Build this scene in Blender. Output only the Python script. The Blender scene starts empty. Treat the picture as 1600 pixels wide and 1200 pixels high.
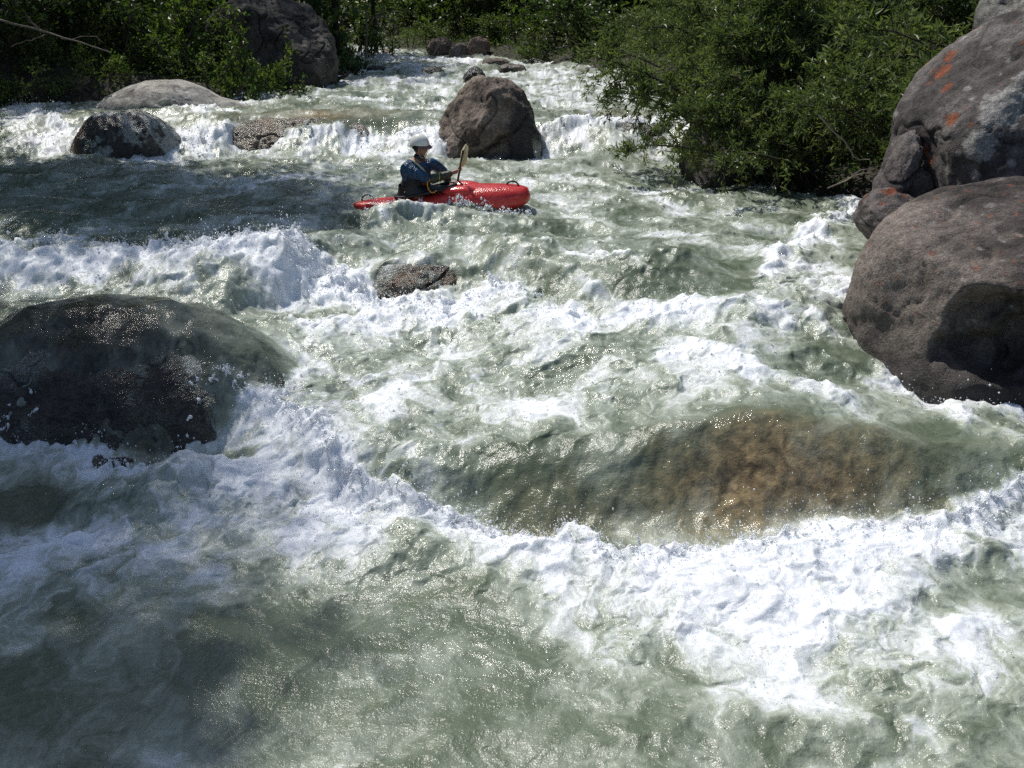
import bpy, bmesh, math, random
import numpy as np
from mathutils import Vector, Matrix
R = math.radians
SC = bpy.context.scene
COL = SC.collection
rng = np.random.default_rng(7)

# ---------------------------------------------------------------- camera
CAMZ, PITCH, FPX = 2.4, R(20), 1570.0          # photo is 1600 x 1200
cd = bpy.data.cameras.new('camera')
cam = bpy.data.objects.new('camera', cd); COL.objects.link(cam)
cam.location = (0, 0, CAMZ)
cam.rotation_euler = (math.pi/2 - PITCH, 0, 0)
cd.sensor_width = 36; cd.lens = 36*FPX/1600; cd.clip_end = 2000; cd.clip_start = 0.05
SC.camera = cam

# ---------------------------------------------------------------- light
SUN_EL, SUN_AZ = R(58), R(42)                   # sun ahead and to the left
S = Vector((-math.sin(SUN_AZ)*math.cos(SUN_EL), math.cos(SUN_AZ)*math.cos(SUN_EL), math.sin(SUN_EL)))
w = bpy.data.worlds.new('World'); SC.world = w; w.use_nodes = True
nt = w.node_tree
sky = nt.nodes.new('ShaderNodeTexSky'); sky.sky_type = 'NISHITA'; sky.sun_disc = False
sky.sun_elevation = SUN_EL; sky.sun_rotation = 2*math.pi - SUN_AZ
bg = nt.nodes['Background']; bg.inputs['Strength'].default_value = 0.112
nt.links.new(sky.outputs[0], bg.inputs['Color'])
sd = bpy.data.lights.new('sun', 'SUN'); sd.energy = 4.4; sd.angle = R(0.8); sd.color = (1, 0.965, 0.9)
sun = bpy.data.objects.new('sun', sd); COL.objects.link(sun)
sun.rotation_euler = S.to_track_quat('Z', 'Y').to_euler()
vs = SC.view_settings
vs.view_transform = 'Standard'; vs.look = 'None'; vs.exposure = 0.0; vs.gamma = 1; vs.use_curve_mapping = False
SC.cycles.use_denoising = False
SC.cycles.max_bounces = 6; SC.cycles.diffuse_bounces = 3; SC.cycles.glossy_bounces = 3
SC.cycles.transmission_bounces = 4; SC.cycles.transparent_max_bounces = 6
SC.cycles.caustics_reflective = False; SC.cycles.caustics_refractive = False

# ---------------------------------------------------------------- helpers
def ray(px, py):
    cx, cy = (px-800)/FPX, (600-py)/FPX
    c, s = math.cos(PITCH), math.sin(PITCH)
    return np.array([cx, c+cy*s, -s+cy*c])
def at(px, py, z):                              # point at height z seen at a photo pixel
    d = ray(px, py); return np.array([0, 0, CAMZ]) + d*((z-CAMZ)/d[2])
def atY(px, py, Y):
    d = ray(px, py); return np.array([0, 0, CAMZ]) + d*(Y/d[1])

def tag(o, label=None, cat=None, group=None, kind=None):
    if label: o['label'] = label
    if cat: o['category'] = cat
    if group: o['group'] = group
    if kind: o['kind'] = kind
    return o
def empty(name, loc, label, cat, group=None):
    o = bpy.data.objects.new(name, None); COL.objects.link(o); o.location = loc
    o.empty_display_size = 0.1
    return tag(o, label, cat, group)
def mesh_np(name, co, faces, mat=None, smooth=True, attrs=None, parent=None):
    """co (N,3); faces (M,k) with a fixed k, or a list of such arrays"""
    if not isinstance(faces, list): faces = [faces]
    faces = [np.asarray(f, dtype=np.int32) for f in faces if len(f)]
    me = bpy.data.meshes.new(name)
    co = np.ascontiguousarray(co, dtype=np.float32)
    me.vertices.add(len(co)); me.vertices.foreach_set('co', co.ravel())
    nl = sum(f.size for f in faces); nf = sum(len(f) for f in faces)
    me.loops.add(nl); me.loops.foreach_set('vertex_index', np.concatenate([f.ravel() for f in faces]))
    tot = np.concatenate([np.full(len(f), f.shape[1], np.int32) for f in faces])
    st = np.concatenate([[0], np.cumsum(tot)[:-1]]).astype(np.int32)
    me.polygons.add(nf); me.polygons.foreach_set('loop_start', st); me.polygons.foreach_set('loop_total', tot)
    me.polygons.foreach_set('use_smooth', np.full(nf, smooth, dtype=bool))
    me.update(calc_edges=True)
    for k, v in (attrs or {}).items():
        v = np.ascontiguousarray(v, dtype=np.float32)
        if v.ndim == 1:
            a = me.attributes.new(k, 'FLOAT', 'POINT'); a.data.foreach_set('value', v)
        else:
            a = me.attributes.new(k, 'FLOAT_COLOR', 'POINT')
            a.data.foreach_set('color', np.concatenate([v, np.ones((len(v), 1), np.float32)], 1).ravel())
    o = bpy.data.objects.new(name, me); COL.objects.link(o)
    if mat: me.materials.append(mat)
    if parent is not None: o.parent = parent
    return o

# ---- gradient noise on arrays
_ga = np.linspace(0, 2*np.pi, 256, endpoint=False)
_gx, _gy = np.cos(_ga).astype(np.float32), np.sin(_ga).astype(np.float32)
def _hash(a, b, c, seed):
    h = (a.astype(np.uint32)*np.uint32(374761393) + b.astype(np.uint32)*np.uint32(668265263)
         + np.uint32((seed*2246822519) & 0xffffffff))
    if c is not None: h = h + c.astype(np.uint32)*np.uint32(3266489917)
    h = (h ^ (h >> np.uint32(15)))*np.uint32(2246822519)
    h = (h ^ (h >> np.uint32(13)))*np.uint32(3266489917)
    return h ^ (h >> np.uint32(16))
def n2(x, y, seed=0):
    x = np.asarray(x, np.float32); y = np.asarray(y, np.float32)
    xf, yf = np.floor(x), np.floor(y); xi, yi = xf.astype(np.int64), yf.astype(np.int64)
    fx, fy = x-xf, y-yf
    u = fx*fx*fx*(fx*(fx*6-15)+10); v = fy*fy*fy*(fy*(fy*6-15)+10)
    def g(dx, dy):
        h = _hash(xi+dx, yi+dy, None, seed) & np.uint32(255)
        return _gx[h]*(fx-dx) + _gy[h]*(fy-dy)
    a, b, c, d = g(0, 0), g(1, 0), g(0, 1), g(1, 1)
    return (a + u*(b-a) + v*((c + u*(d-c)) - (a + u*(b-a))))*1.5
_r3 = np.random.default_rng(3).normal(size=(256, 3)); _r3 /= np.linalg.norm(_r3, axis=1)[:, None]; _r3 = _r3.astype(np.float32)
def n3(p, seed=0):
    p = np.asarray(p, np.float32); pf = np.floor(p); pi = pf.astype(np.int64); f = p-pf
    u = f*f*f*(f*(f*6-15)+10)
    def g(dx, dy, dz):
        h = _hash(pi[:, 0]+dx, pi[:, 1]+dy, pi[:, 2]+dz, seed) & np.uint32(255)
        q = _r3[h]; return q[:, 0]*(f[:, 0]-dx) + q[:, 1]*(f[:, 1]-dy) + q[:, 2]*(f[:, 2]-dz)
    L = lambda a, b, t: a + t*(b-a)
    z0 = L(L(g(0,0,0), g(1,0,0), u[:, 0]), L(g(0,1,0), g(1,1,0), u[:, 0]), u[:, 1])
    z1 = L(L(g(0,0,1), g(1,0,1), u[:, 0]), L(g(0,1,1), g(1,1,1), u[:, 0]), u[:, 1])
    return L(z0, z1, u[:, 2])*1.5
def fbm2(x, y, seed=0, octv=4, gain=0.5, lac=2.03):
    s = 0; a = 1.0
    for k in range(octv):
        s = s + a*n2(x, y, seed+k*17); a *= gain; x = x*lac+3.1; y = y*lac+1.7
    return s
def fbm3(p, seed=0, octv=4, gain=0.5, lac=2.03):
    s = 0; a = 1.0
    for k in range(octv):
        s = s + a*n3(p, seed+k*17); a *= gain; p = p*lac+2.3
    return s
def sst(a, b, x):
    t = np.clip((x-a)/(b-a), 0, 1); return t*t*(3-2*t)
def lerp(a, b, t): return a + (b-a)*t

# ---- shader helper
class NT:
    def __init__(s, name):
        s.m = bpy.data.materials.new(name); s.m.use_nodes = True; s.t = s.m.node_tree
        s.b = s.t.nodes['Principled BSDF']; s.out = s.t.nodes['Material Output']
    def n(s, typ, **kw):
        x = s.t.nodes.new('ShaderNode'+typ)
        for k, v in kw.items(): setattr(x, k, v)
        return x
    def set(s, sock, v):
        if hasattr(v, 'is_output') or isinstance(v, bpy.types.NodeSocket): s.t.links.new(v, sock)
        else: sock.default_value = v
    def attr(s, name, out='Fac'):
        return s.n('Attribute', attribute_name=name).outputs[out]
    def math(s, op, a, b=0.0, c=0.0, clamp=False):
        x = s.n('Math', operation=op, use_clamp=clamp)
        for i, v in enumerate((a, b, c)): s.set(x.inputs[i], v)
        return x.outputs[0]
    def noise(s, scale, detail=3, rough=0.55, vec=None, out='Fac', dist=0.0):
        x = s.n('TexNoise'); x.inputs['Scale'].default_value = scale; x.inputs['Detail'].default_value = detail
        x.inputs['Roughness'].default_value = rough; x.inputs['Distortion'].default_value = dist
        s.set(x.inputs['Vector'], vec if vec is not None else s.pos()); return x.outputs[out]
    def pos(s):
        if not hasattr(s, '_p'): s._p = s.n('NewGeometry').outputs['Position']
        return s._p
    def objco(s):
        if not hasattr(s, '_o'): s._o = s.n('TexCoord').outputs['Object']
        return s._o
    def mix(s, f, a, b, blend='MIX'):
        x = s.n('Mix', data_type='RGBA', blend_type=blend)
        s.set(x.inputs[0], f); s.set(x.inputs[6], a); s.set(x.inputs[7], b); return x.outputs[2]
    def ramp(s, f, stops):
        x = s.n('ValToRGB'); e = x.color_ramp.elements
        while len(e) < len(stops): e.new(0.5)
        for k, (p, c) in enumerate(stops):
            e[k].position = p; e[k].color = (*c, 1) if len(c) == 3 else c
        s.set(x.inputs[0], f); return x.outputs[0]
    def mapr(s, v, a, b, c=0.0, d=1.0):
        x = s.n('MapRange'); x.clamp = True
        for i, q in enumerate((v, a, b, c, d)): s.set(x.inputs[i], q)
        return x.outputs[0]
    def bump(s, h, dist=0.01, strength=1.0, normal=None):
        x = s.n('Bump'); x.inputs['Distance'].default_value = dist
        s.set(x.inputs['Strength'], strength); s.set(x.inputs['Height'], h)
        if normal is not None: s.set(x.inputs['Normal'], normal)
        return x.outputs[0]
    def p(s, **kw):
        for k, v in kw.items(): s.set(s.b.inputs[k.replace('_', ' ')], v)
def rgb(r, g, b): return (r, g, b, 1)
def plain(name, c, rough=0.5, spec=0.5, bump=0, bscale=60, metal=0, var=0.15):
    m = NT(name)
    n = m.noise(bscale*0.4, 3, vec=m.objco())
    f = m.mapr(n, 0.3, 0.7, 1-var, 1+var)
    m.p(Base_Color=m.mix(1.0, rgb(*c), f, 'MULTIPLY'), Roughness=rough, Metallic=metal)
    m.b.inputs['Specular IOR Level'].default_value = spec
    if bump: m.p(Normal=m.bump(m.noise(bscale, 3, vec=m.objco()), bump))
    return m.m
# ================================================================ SETTING: water levels, banks, ground
BL_Y = np.array([-5, 3, 7, 11, 16, 19, 21, 22, 22.6, 24.5, 26, 33, 42, 50, 70]); BL_X = np.array([-7, -7, -8, -9.5, -12, -12.5, -10.6, -8, -5.8, -5.3, -4.7, -4.9, -6.0, -10, -22])
BR_Y = np.array([-5, 3, 8, 11, 13.6, 15.6, 19, 24, 28, 34, 41, 50, 70]); BR_X = np.array([5.5, 5.5, 5.4, 5.3, 5.2, 3.4, 3.2, 3.5, 3.6, 1.6, -3.4, -7, -17])
def line(pts, z):                                # photo pixels of a line on the water at height z -> (x, y)
    q = np.array([at(px, py, z) for px, py in pts]); o = np.argsort(q[:, 0]); return q[o, 0], q[o, 1]
LA = (np.array([-14, -9, -6.4, -5.4, -4.4, -3.2, -2.2, -1.3, -0.4, 0.8, 1.7, 2.6, 3.3, 4.5, 8]), np.array([22.5, 21.2, 20.0, 19.6, 20.0, 19.3, 19.8, 19.2, 19.8, 19.5, 19.2, 19.9, 19.3, 19, 18]))
LB = line([(-300, 385), (-100, 390), (130, 392), (270, 405), (360, 412), (430, 398), (520, 372), (620, 362), (740, 370), (830, 402), (910, 425), (1000, 452), (1100, 470), (1220, 470), (1340, 450), (1600, 440)], -0.02)
LD = line([(-500, 660), (-100, 650), (150, 640), (330, 620), (440, 625), (520, 660), (640, 700), (760, 705), (860, 712), (960, 712), (1100, 715), (1250, 722), (1380, 732), (1480, 734), (1600, 736), (1900, 745)], -0.66)
def base_z(x, y):
    z = 0.64 + np.interp(y, [19, 30, 45, 70], [0, 0.25, 0.55, 1.3])
    a = np.interp(x, LA[0], LA[1]); wa = np.interp(x, [-9, -6.2, -5, -4, -3, -1.8, -0.6, 1, 2, 3], [4.0, 2.4, 1.4, 2.0, 1.1, 1.9, 1.2, 1.2, 2.1, 1.3])
    z = z - 0.62*sst(0, 1, (a-y)/wa)
    b = np.interp(x, LB[0], LB[1]); db = np.interp(x, [-6, -1, 0.5, 2, 4], [0.36, 0.42, 0.30, 0.2, 0.18])
    z = z - 0.04*np.clip((17-y)/6, 0, 1) - db*sst(0, 1, (b+0.25-y)/0.95)
    z = z - 0.22*sst(0, 1, (b-0.7-y)/2.4) 
    d = np.interp(x, LD[0], LD[1]); dd = np.interp(x, [-3, -1.5, 0, 2, 4], [0.40, 0.46, 0.52, 0.52, 0.45])
    z = z - dd*sst(0, 1, (d+0.05-y)/0.68)
    z = z - 0.14*np.clip((5.8-y)/2.5, 0, 1)
    return z
def bank_d(x, y):                                # > 0 outside the river
    return np.maximum(np.interp(y, BL_Y, BL_X)-x, x-np.interp(y, BR_Y, BR_X))
def ground_z(x, y):
    x = np.asarray(x, float); y = np.asarray(y, float); d = bank_d(x, y) + 0.35*n2(x*0.6, y*0.6, 91)
    zb = base_z(np.clip(x, -9, 5), np.clip(y, 3, 70))
    out = zb + 0.22*sst(0, 1.0, d) + 0.16*np.clip(d-0.6, 0, 12) + 0.38*np.clip(d-12, 0, 60)
    inn = zb - 0.25 - 0.7*sst(0, 1.5, -d)
    z = np.where(d > 0, out, lerp(out, inn, sst(0, 0.6, -d)))
    z = z + 0.10*fbm2(x*0.9, y*0.9, 92, 4)
    near = sst(3.0, 0.6, y)*sst(10, 6, np.abs(x))
    return lerp(z, 0.55+0.05*n2(x*2, y*2, 5), near)

gy = np.concatenate([np.linspace(-120, -4, 24), np.linspace(-3, 60, 253), np.linspace(62, 260, 50)])
gx = np.concatenate([np.linspace(-220, -31, 40), np.linspace(-30, 22, 209), np.linspace(23, 220, 40)])
GX, GY = np.meshgrid(gx, gy)
def grid_faces(nr, nc):
    i = np.arange(nr-1)[:, None]*nc + np.arange(nc-1)[None, :]
    i = i.ravel(); return np.stack([i, i+1, i+nc+1, i+nc], 1)
m = NT('forest_soil')
c = m.ramp(m.noise(1.2, 6), [(0.35, (0.018, 0.014, 0.009)), (0.5, (0.045, 0.035, 0.022)), (0.7, (0.03, 0.042, 0.014))])
m.p(Base_Color=m.mix(0.5, c, m.noise(35, 4), 'MULTIPLY'), Roughness=0.9, Normal=m.bump(m.noise(14, 5), 0.05))
o = mesh_np('ground', np.stack([GX.ravel(), GY.ravel(), ground_z(GX.ravel(), GY.ravel())], 1), grid_faces(len(gy), len(gx)), m.m)
tag(o, 'dark forest soil of the river banks and bed', kind='structure')

# ---------------------------------------------------------------- river surface
NR, NC = 1150, 1250
ang = np.linspace(R(56), R(2.05), NR)            # finer where the water is near
yr = 3.35/np.tan(ang)
yr = 1.9 + (yr-yr[0])*(47-1.9)/(yr[-1]-yr[0]) if False else np.interp(np.linspace(0, 1, NR), [0, .1, .25, .45, .65, .82, .93, 1], [1.9, 3.6, 5.0, 7.0, 10.0, 15.5, 24, 48])
# smooth the row spacing
k = np.ones(61)/61; yp = np.pad(yr, 30, mode='reflect', reflect_type='odd'); yr = np.convolve(yp, k, 'valid')
uu = np.linspace(-1, 1, NC)
Y = np.repeat(yr[:, None], NC, 1); X = uu[None, :]*(0.57*Y+2.2)
X = X.ravel().astype(np.float32); Y = Y.ravel().astype(np.float32)

# eddies push every feature about so that no edge runs straight
wx = 0.16*n2(X*0.8, Y*0.8, 11) + 0.10*n2(X*2.1, Y*2.1, 12) + 0.05*n2(X*5.2, Y*5.2, 13) + 0.024*n2(X*12, Y*12, 14)
wy = 0.20*n2(X*0.8, Y*0.8, 21) + 0.13*n2(X*2.1, Y*2.1, 22) + 0.07*n2(X*5.2, Y*5.2, 23) + 0.034*n2(X*12, Y*12, 24)
far = np.clip(Y/9, 0.7, 1.6)
XW, YW = X+wx*far, Y+wy*far

def stroke(pts, z, amp, up, down, soft=0.4):
    xs, ys = line(pts, z)
    d = np.interp(XW, xs, ys) - YW                # metres downstream of the line
    e = sst(xs[0]-soft, xs[0]+soft, XW)*sst(xs[-1]+soft, xs[-1]-soft, XW)
    return amp*e*sst(-up, 0, d)*np.exp(-np.clip(d, 0, None)/down)
def blob(px, py, z, rx, ry, amp, ang=0.0, p=2.0, warp=True):
    c0 = at(px, py, z); x, y = (XW-c0[0], YW-c0[1]) if warp else (X-c0[0], Y-c0[1])
    ca, sa = math.cos(ang), math.sin(ang)
    u, v = (x*ca+y*sa)/rx, (-x*sa+y*ca)/ry
    return amp*np.exp(-(u*u+v*v)**(p/2))
def mx(*a):
    r = a[0]
    for b in a[1:]: r = np.maximum(r, b)
    return r

# --- shape
Z = base_z(XW*0.4+X*0.6, YW*0.4+Y*0.6)
H = 0
H = H + blob(640, 392, -0.08, 1.2, 0.45, 0.27) 
H = H + blob(1040, 455, -0.25, 0.55, 0.40, 0.16, -0.3) - blob(1060, 520, -0.4, 0.6, 0.3, 0.08)
H = H + blob(860, 420, -0.15, 0.5, 0.30, 0.12, -0.4)
H = H + blob(920, 258, 0.05, 0.8, 0.6, 0.14) + blob(520, 255, 0, 1.6, 0.5, 0.08)
H = H + blob(640, 338, 0.03, 0.6, 0.18, 0.12) + blob(600, 342, 0.0, 0.9, 0.2, 0.06) + blob(770, 334, 0, 0.5, 0.13, 0.08)
H = H + blob(790, 345, 0.0, 0.6, 0.2, 0.05)
H = H - blob(860, 372, -0.1, 1.0, 0.35, 0.08, 0.1)
H = H - blob(200, 375, -0.05, 2.0, 0.45, 0.10)
# the pillow of water sliding over the drowned boulder on the left
H = H - blob(120, 680, -0.9, 1.7, 0.45, 0.25)
H = H - blob(480, 470, -0.45, 0.5, 0.3, 0.06)
# piles of foam below the front drop
H = H + blob(330, 770, -1.05, 0.75, 0.32, 0.30, 0.30) + blob(430, 725, -1.05, 0.45, 0.25, 0.12)
H = H + blob(640, 880, -1.2, 0.8, 0.25, 0.10, -0.15) + blob(900, 905, -1.25, 0.6, 0.25, 0.10)
H = H + blob(1180, 960, -1.25, 1.1, 0.3, 0.06) + blob(1500, 930, -1.2, 0.7, 0.25, 0.04)
H = H - blob(80, 830, -1.15, 0.6, 0.25, 0.12) - blob(1530, 970, -1.25, 0.55, 0.3, 0.05)
H = H - blob(1500, 620, -0.5, 1.1, 0.7, 0.26) + blob(1570, 690, -0.65, 0.5, 0.2, 0.05)
H = H + blob(1250, 590, -0.5, 0.9, 0.22, 0.09, -0.1)
H = H + blob(1180, 780, -0.85, 0.8, 0.35, 0.10)
H = H + blob(1270, 370, -0.05, 0.5, 0.3, 0.10) + blob(1210, 440, -0.2, 0.35, 0.35, 0.08)

# --- where the water is white
F = 0.25 + 0*X
upr = sst(20.2, 22, Y)
F = F + upr*(0.22 + 0.36*n2(X*0.55, Y*0.8, 31))
SHP = [  # line points in the photo, height, amount, upstream edge, downstream fade
 ([(-200, 205), (0, 212), (120, 236), (270, 244), (400, 238), (560, 243), (660, 246), (760, 240), (850, 242), (950, 236), (1060, 238), (1120, 262), (1200, 280)], 0.02, 0.95, 0.35, 1.7),
 ([(-100, 190), (60, 196), (130, 205)], 0.3, 0.75, 0.3, 1.4),
 ([(270, 180), (310, 178), (370, 190)], 0.5, 1.0, 0.3, 0.9),
 ([(250, 205), (300, 205), (345, 215)], 0.25, 1.0, 0.4, 1.2),
 ([(600, 196), (640, 190), (690, 200)], 0.4, 0.6, 0.3, 0.9),
 ([(850, 175), (930, 180), (1060, 185)], 0.55, 0.55, 0.5, 0.5),
 ([(400, 150), (520, 140), (640, 150), (700, 150)], 0.7, 0.62, 0.6, 2.2),
 ([(540, 118), (640, 108), (720, 112)], 0.85, 0.62, 0.6, 3.0),
 ([(760, 118), (850, 125), (1000, 140)], 0.8, 0.66, 0.6, 3.0),
 ([(560, 92), (660, 95), (760, 99)], 1.0, 1.0, 1.0, 4.0),
 ([(820, 150), (900, 148), (1050, 158)], 0.7, 0.7, 0.4, 1.6),
 ([(-200, 388), (0, 398), (120, 400), (200, 420), (300, 418), (420, 412), (560, 430), (600, 446), (700, 452), (790, 440), (860, 470)], -0.25, 1.0, 0.30, 1.15),
 ([(-200, 405), (0, 430), (100, 440), (200, 445), (300, 440), (470, 440), (600, 460), (720, 458)], -0.36, 0.9, 0.5, 0.7),
 ([(330, 410), (420, 395), (520, 372), (600, 362), (700, 368), (780, 372), (830, 400)], -0.02, 0.52, 0.10, 0.55),
 ([(430, 480), (480, 498), (560, 490), (640, 475), (760, 490), (880, 512), (960, 530)], -0.45, 0.85, 0.45, 0.42),
 ([(820, 408), (900, 428), (1000, 452), (1080, 478), (1110, 505)], -0.18, 0.85, 0.30, 0.26),
 ([(860, 470), (930, 500), (1010, 528), (1100, 545), (1230, 545), (1330, 560)], -0.42, 0.85, 0.30, 0.40),
 ([(1170, 500), (1200, 470), (1240, 420), (1290, 370), (1340, 330)], -0.2, 0.85, 0.8, 0.7),
 ([(1220, 500), (1280, 500), (1350, 500)], -0.35, 0.75, 0.6, 0.8),
 ([(1290, 548), (1340, 585), (1400, 615), (1470, 640), (1560, 645), (1700, 640)], -0.62, 1.0, 0.30, 0.8),
 ([(1000, 600), (1060, 605), (1150, 625), (1260, 660), (1360, 680)], -0.6, 0.72, 0.3, 0.40),
 ([(1420, 665), (1500, 690), (1580, 715), (1700, 735)], -0.65, 0.85, 0.3, 0.35),
 ([(640, 530), (670, 520), (710, 540)], -0.5, 0.7, 0.2, 0.9),
 ([(420, 545), (480, 560), (560, 580), (640, 600)], -0.55, 0.42, 0.4, 0.8),
 ([(-200, 705), (0, 705), (100, 712), (170, 740), (230, 765)], -1.05, 0.95, 0.2, 0.55),
 ([(210, 765), (300, 715), (370, 690), (440, 690), (500, 740), (560, 790), (640, 825), (740, 848), (830, 858), (900, 855), (960, 890), (1060, 888), (1200, 884), (1400, 880), (1500, 870), (1650, 850), (1800, 840)], -1.12, 1.0, 0.13, 0.62),
 ([(880, 860), (960, 900), (1060, 898), (1200, 892), (1400, 888), (1500, 876), (1650, 860), (1800, 850)], -1.15, 0.95, 0.2, 1.2),
 ([(930, 960), (1020, 950), (1150, 960), (1280, 960), (1380, 960)], -1.25, 0.75, 0.4, 0.75),
 ([(950, 1050), (1010, 1045), (1050, 1055)], -1.3, 0.6, 0.1, 0.3),
 ([(1080, 1060), (1200, 1040), (1330, 1050)], -1.3, 0.5, 0.3, 0.8),
 ([(1330, 1010), (1420, 990), (1500, 1030), (1580, 1100)], -1.3, 0.75, 0.25, 0.5),
 ([(500, 1075), (545, 1110), (600, 1085), (680, 1075)], -1.35, 0.42, 0.06, 0.10),
 ([(150, 850), (200, 830), (260, 850)], -1.1, 0.35, 0.2, 0.6),
 ([(0, 840), (80, 860), (170, 860)], -1.2, 0.45, 0.2, 0.7),
 ([(690, 870), (800, 900), (900, 930)], -1.22, 0.55, 0.2, 0.55),
 ([(640, 325), (700, 330), (780, 325), (830, 330)], 0.02, 0.7, 0.12, 0.30),
 ([(600, 322), (640, 318), (690, 325)], 0.05, 0.6, 0.06, 0.3),
]
for a in SHP: F = np.maximum(F, stroke(*a))
F = F + blob(900, 290, 0, 2.2, 1.6, 0.22) + blob(420, 285, 0, 1.6, 0.7, 0.30) + blob(1100, 380, -0.1, 1.5, 1.2, 0.16)
F = F + blob(700, 620, -0.6, 1.6, 1.2, 0.24) + blob(1000, 640, -0.6, 0.8, 0.6, 0.16) + blob(560, 640, -0.7, 0.5, 0.6, 0.14)
F = F + blob(1250, 1000, -1.3, 1.2, 0.7, 0.28) + blob(200, 900, -1.2, 1.0, 0.4, 0.16) + blob(480, 840, -1.15, 0.7, 0.3, 0.30)
F = F + blob(1150, 640, -0.6, 0.9, 0.4, 0.20)
F = F + blob(640, 405, -0.1, 0.9, 0.35, 0.22) + blob(640, 338, 0.03, 0.8, 0.2, 0.3)
F = F + blob(400, 760, -1.05, 0.7, 0.30, 0.3) + blob(600, 1085, -1.35, 0.5, 0.12, 0.25) + blob(330, 790, -1.1, 0.9, 0.42, 0.58) + blob(100, 890, -1.2, 0.8, 0.40, 0.42) + blob(560, 850, -1.15, 0.6, 0.25, 0.2)
F = F + blob(1180, 980, -1.25, 1.0, 0.45, 0.32) + blob(1380, 1120, -1.35, 0.7, 0.4, 0.30) + blob(1050, 1050, -1.3, 0.5, 0.35, 0.2) + blob(700, 560, -0.5, 1.3, 0.5, 0.12)
F = F + blob(1400, 645, -0.7, 0.45, 0.25, 0.5) + blob(1560, 700, -0.8, 0.5, 0.3, 0.5) + blob(1270, 440, -0.15, 0.45, 0.9, 0.25) + blob(1300, 560, -0.5, 0.4, 0.4, 0.2)
F = F + blob(420, 300, 0, 1.4, 0.5, 0.15) + blob(1000, 320, -0.05, 1.3, 0.6, 0.12)
F = F - blob(1070, 505, -0.4, 0.5, 0.30, 0.75) - blob(1130, 440, -0.2, 0.45, 0.4, 0.30)
F = F - blob(1535, 1010, -1.3, 0.42, 0.22, 0.6) - blob(1500, 780, -0.95, 0.55, 0.35, 0.45)
F = F - blob(60, 800, -1.15, 0.55, 0.22, 0.55)
F = F - blob(1200, 790, -0.9, 0.75, 0.35, 0.5) - blob(820, 790, -0.95, 0.7, 0.3, 0.32)
F = F - blob(1330, 595, -0.55, 0.3, 0.12, 0.3) - blob(250, 320, 0, 2.2, 1.2, 0.12)
F = F - blob(860, 370, -0.08, 0.9, 0.25, 0.35) - blob(500, 215, 0.3, 1.4, 0.45, 0.5)
F = F - blob(400, 1120, -1.4, 1.6, 0.6, 0.16) - blob(560, 1000, -1.3, 1.2, 0.5, 0.10)- blob(800, 1150, -1.4, 1.0, 0.35, 0.12) - blob(130, 378, -0.05, 0.9, 0.3, 0.4)
# water thrown back from the boulders (filled in when the boulders are known)
# lacy breakup: clouds of bubbles and strings drawn out along the current
wx2 = 0.30*n2(X*0.9, Y*0.8, 141)+0.17*n2(X*2.3, Y*2.0, 142)+0.08*n2(X*5.5, Y*5, 143)+0.03*n2(X*13, Y*12, 144)
wy2 = 0.34*n2(X*0.9, Y*0.8, 151)+0.20*n2(X*2.3, Y*2.0, 152)+0.10*n2(X*5.5, Y*5, 153)+0.035*n2(X*13, Y*12, 154)
A_, B_ = X+wx2, Y+wy2
s1 = sst(0.84, 1.0, 1-np.abs(n2(A_*1.5, B_*1.0, 41))); s2 = sst(0.80, 1.0, 1-np.abs(n2(A_*3.8, B_*2.6, 42))); s3 = sst(0.74, 1.0, 1-np.abs(n2(A_*9, B_*6.5, 43)))
pn = sst(-0.25, 0.45, n2(A_*0.8+4, B_*0.9, 44)); pn2 = sst(-0.2, 0.4, n2(A_*1.9, B_*1.9, 49))
cloud = fbm2(A_*1.7, B_*1.25, 45, 6, 0.60)
fine = n2(X*26, Y*22, 46) + 0.8*n2(X*55, Y*50, 47)
Fc = np.clip(F, 0, 1.1)
bl0 = lambda k, sd: np.abs(n2(A_*k, B_*k*0.7, sd))
web = 0.50*s1*pn + 0.40*s2*pn2 + 0.24*s3
lace = (0.20+0.50*Fc*(1.30-Fc))*(cloud-0.05) + web*(0.14+0.42*Fc)*np.clip(1.25-Fc, 0.2, 1) + 0.055*fine*(0.4+Fc)
FO = np.clip(Fc*0.93-0.01 + lace + 0.10*(bl0(9, 171)-0.3)*Fc, 0, 1.0)
FO = 0.5*FO+0.5*sst(0, 1, FO)
# --- chop: rolling water, and heaped bubbles where it is white
T = np.clip(0.34 + 0.78*F, 0.28, 1.1)
sc = np.clip(Y/8, 0.75, 1.5)
wf = np.clip(1.2*F-0.15, 0, 1)
r1 = 1-np.abs(n2(XW*1.1, YW*1.35, 51)); r2 = 1-np.abs(n2(XW*2.6, YW*3.0, 52)); r3 = 1-np.abs(n2(XW*6.0, YW*7.0, 53))
chop = 0.075*n2(X*0.75, Y*0.95, 50) + T*(0.085*(r1**2-0.45) + 0.045*(r2**2-0.45)*(1-0.4*wf) + 0.020*(r3**2-0.45)*(1-0.8*wf))
bl = lambda k, sd: np.abs(n2(A_*k, B_*k*1.1, sd))
chop = chop + wf*(0.070*bl(2.2, 54) + 0.034*bl(4.6, 55) + 0.016*bl(10, 56) + 0.008*bl(21, 57))
chop = chop + T*(0.010*n2(X*9, Y*9, 58) + 0.006*n2(X*19, Y*19, 59) + (0.0025+0.004*wf)*n2(X*41, Y*41, 60))
calm = 1 - 0.6*np.clip(blob(900, 262, 0.05, 0.9, 0.5, 0.5) + blob(1190, 790, -0.9, 0.8, 0.4, 0.7) + blob(500, 1130, -1.4, 2.4, 0.8, 1.1), 0, 1)
boost = 1 + 0.35*sst(20, 23, Y)
Z = Z + H + chop*sc**0.5*calm*boost
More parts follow.
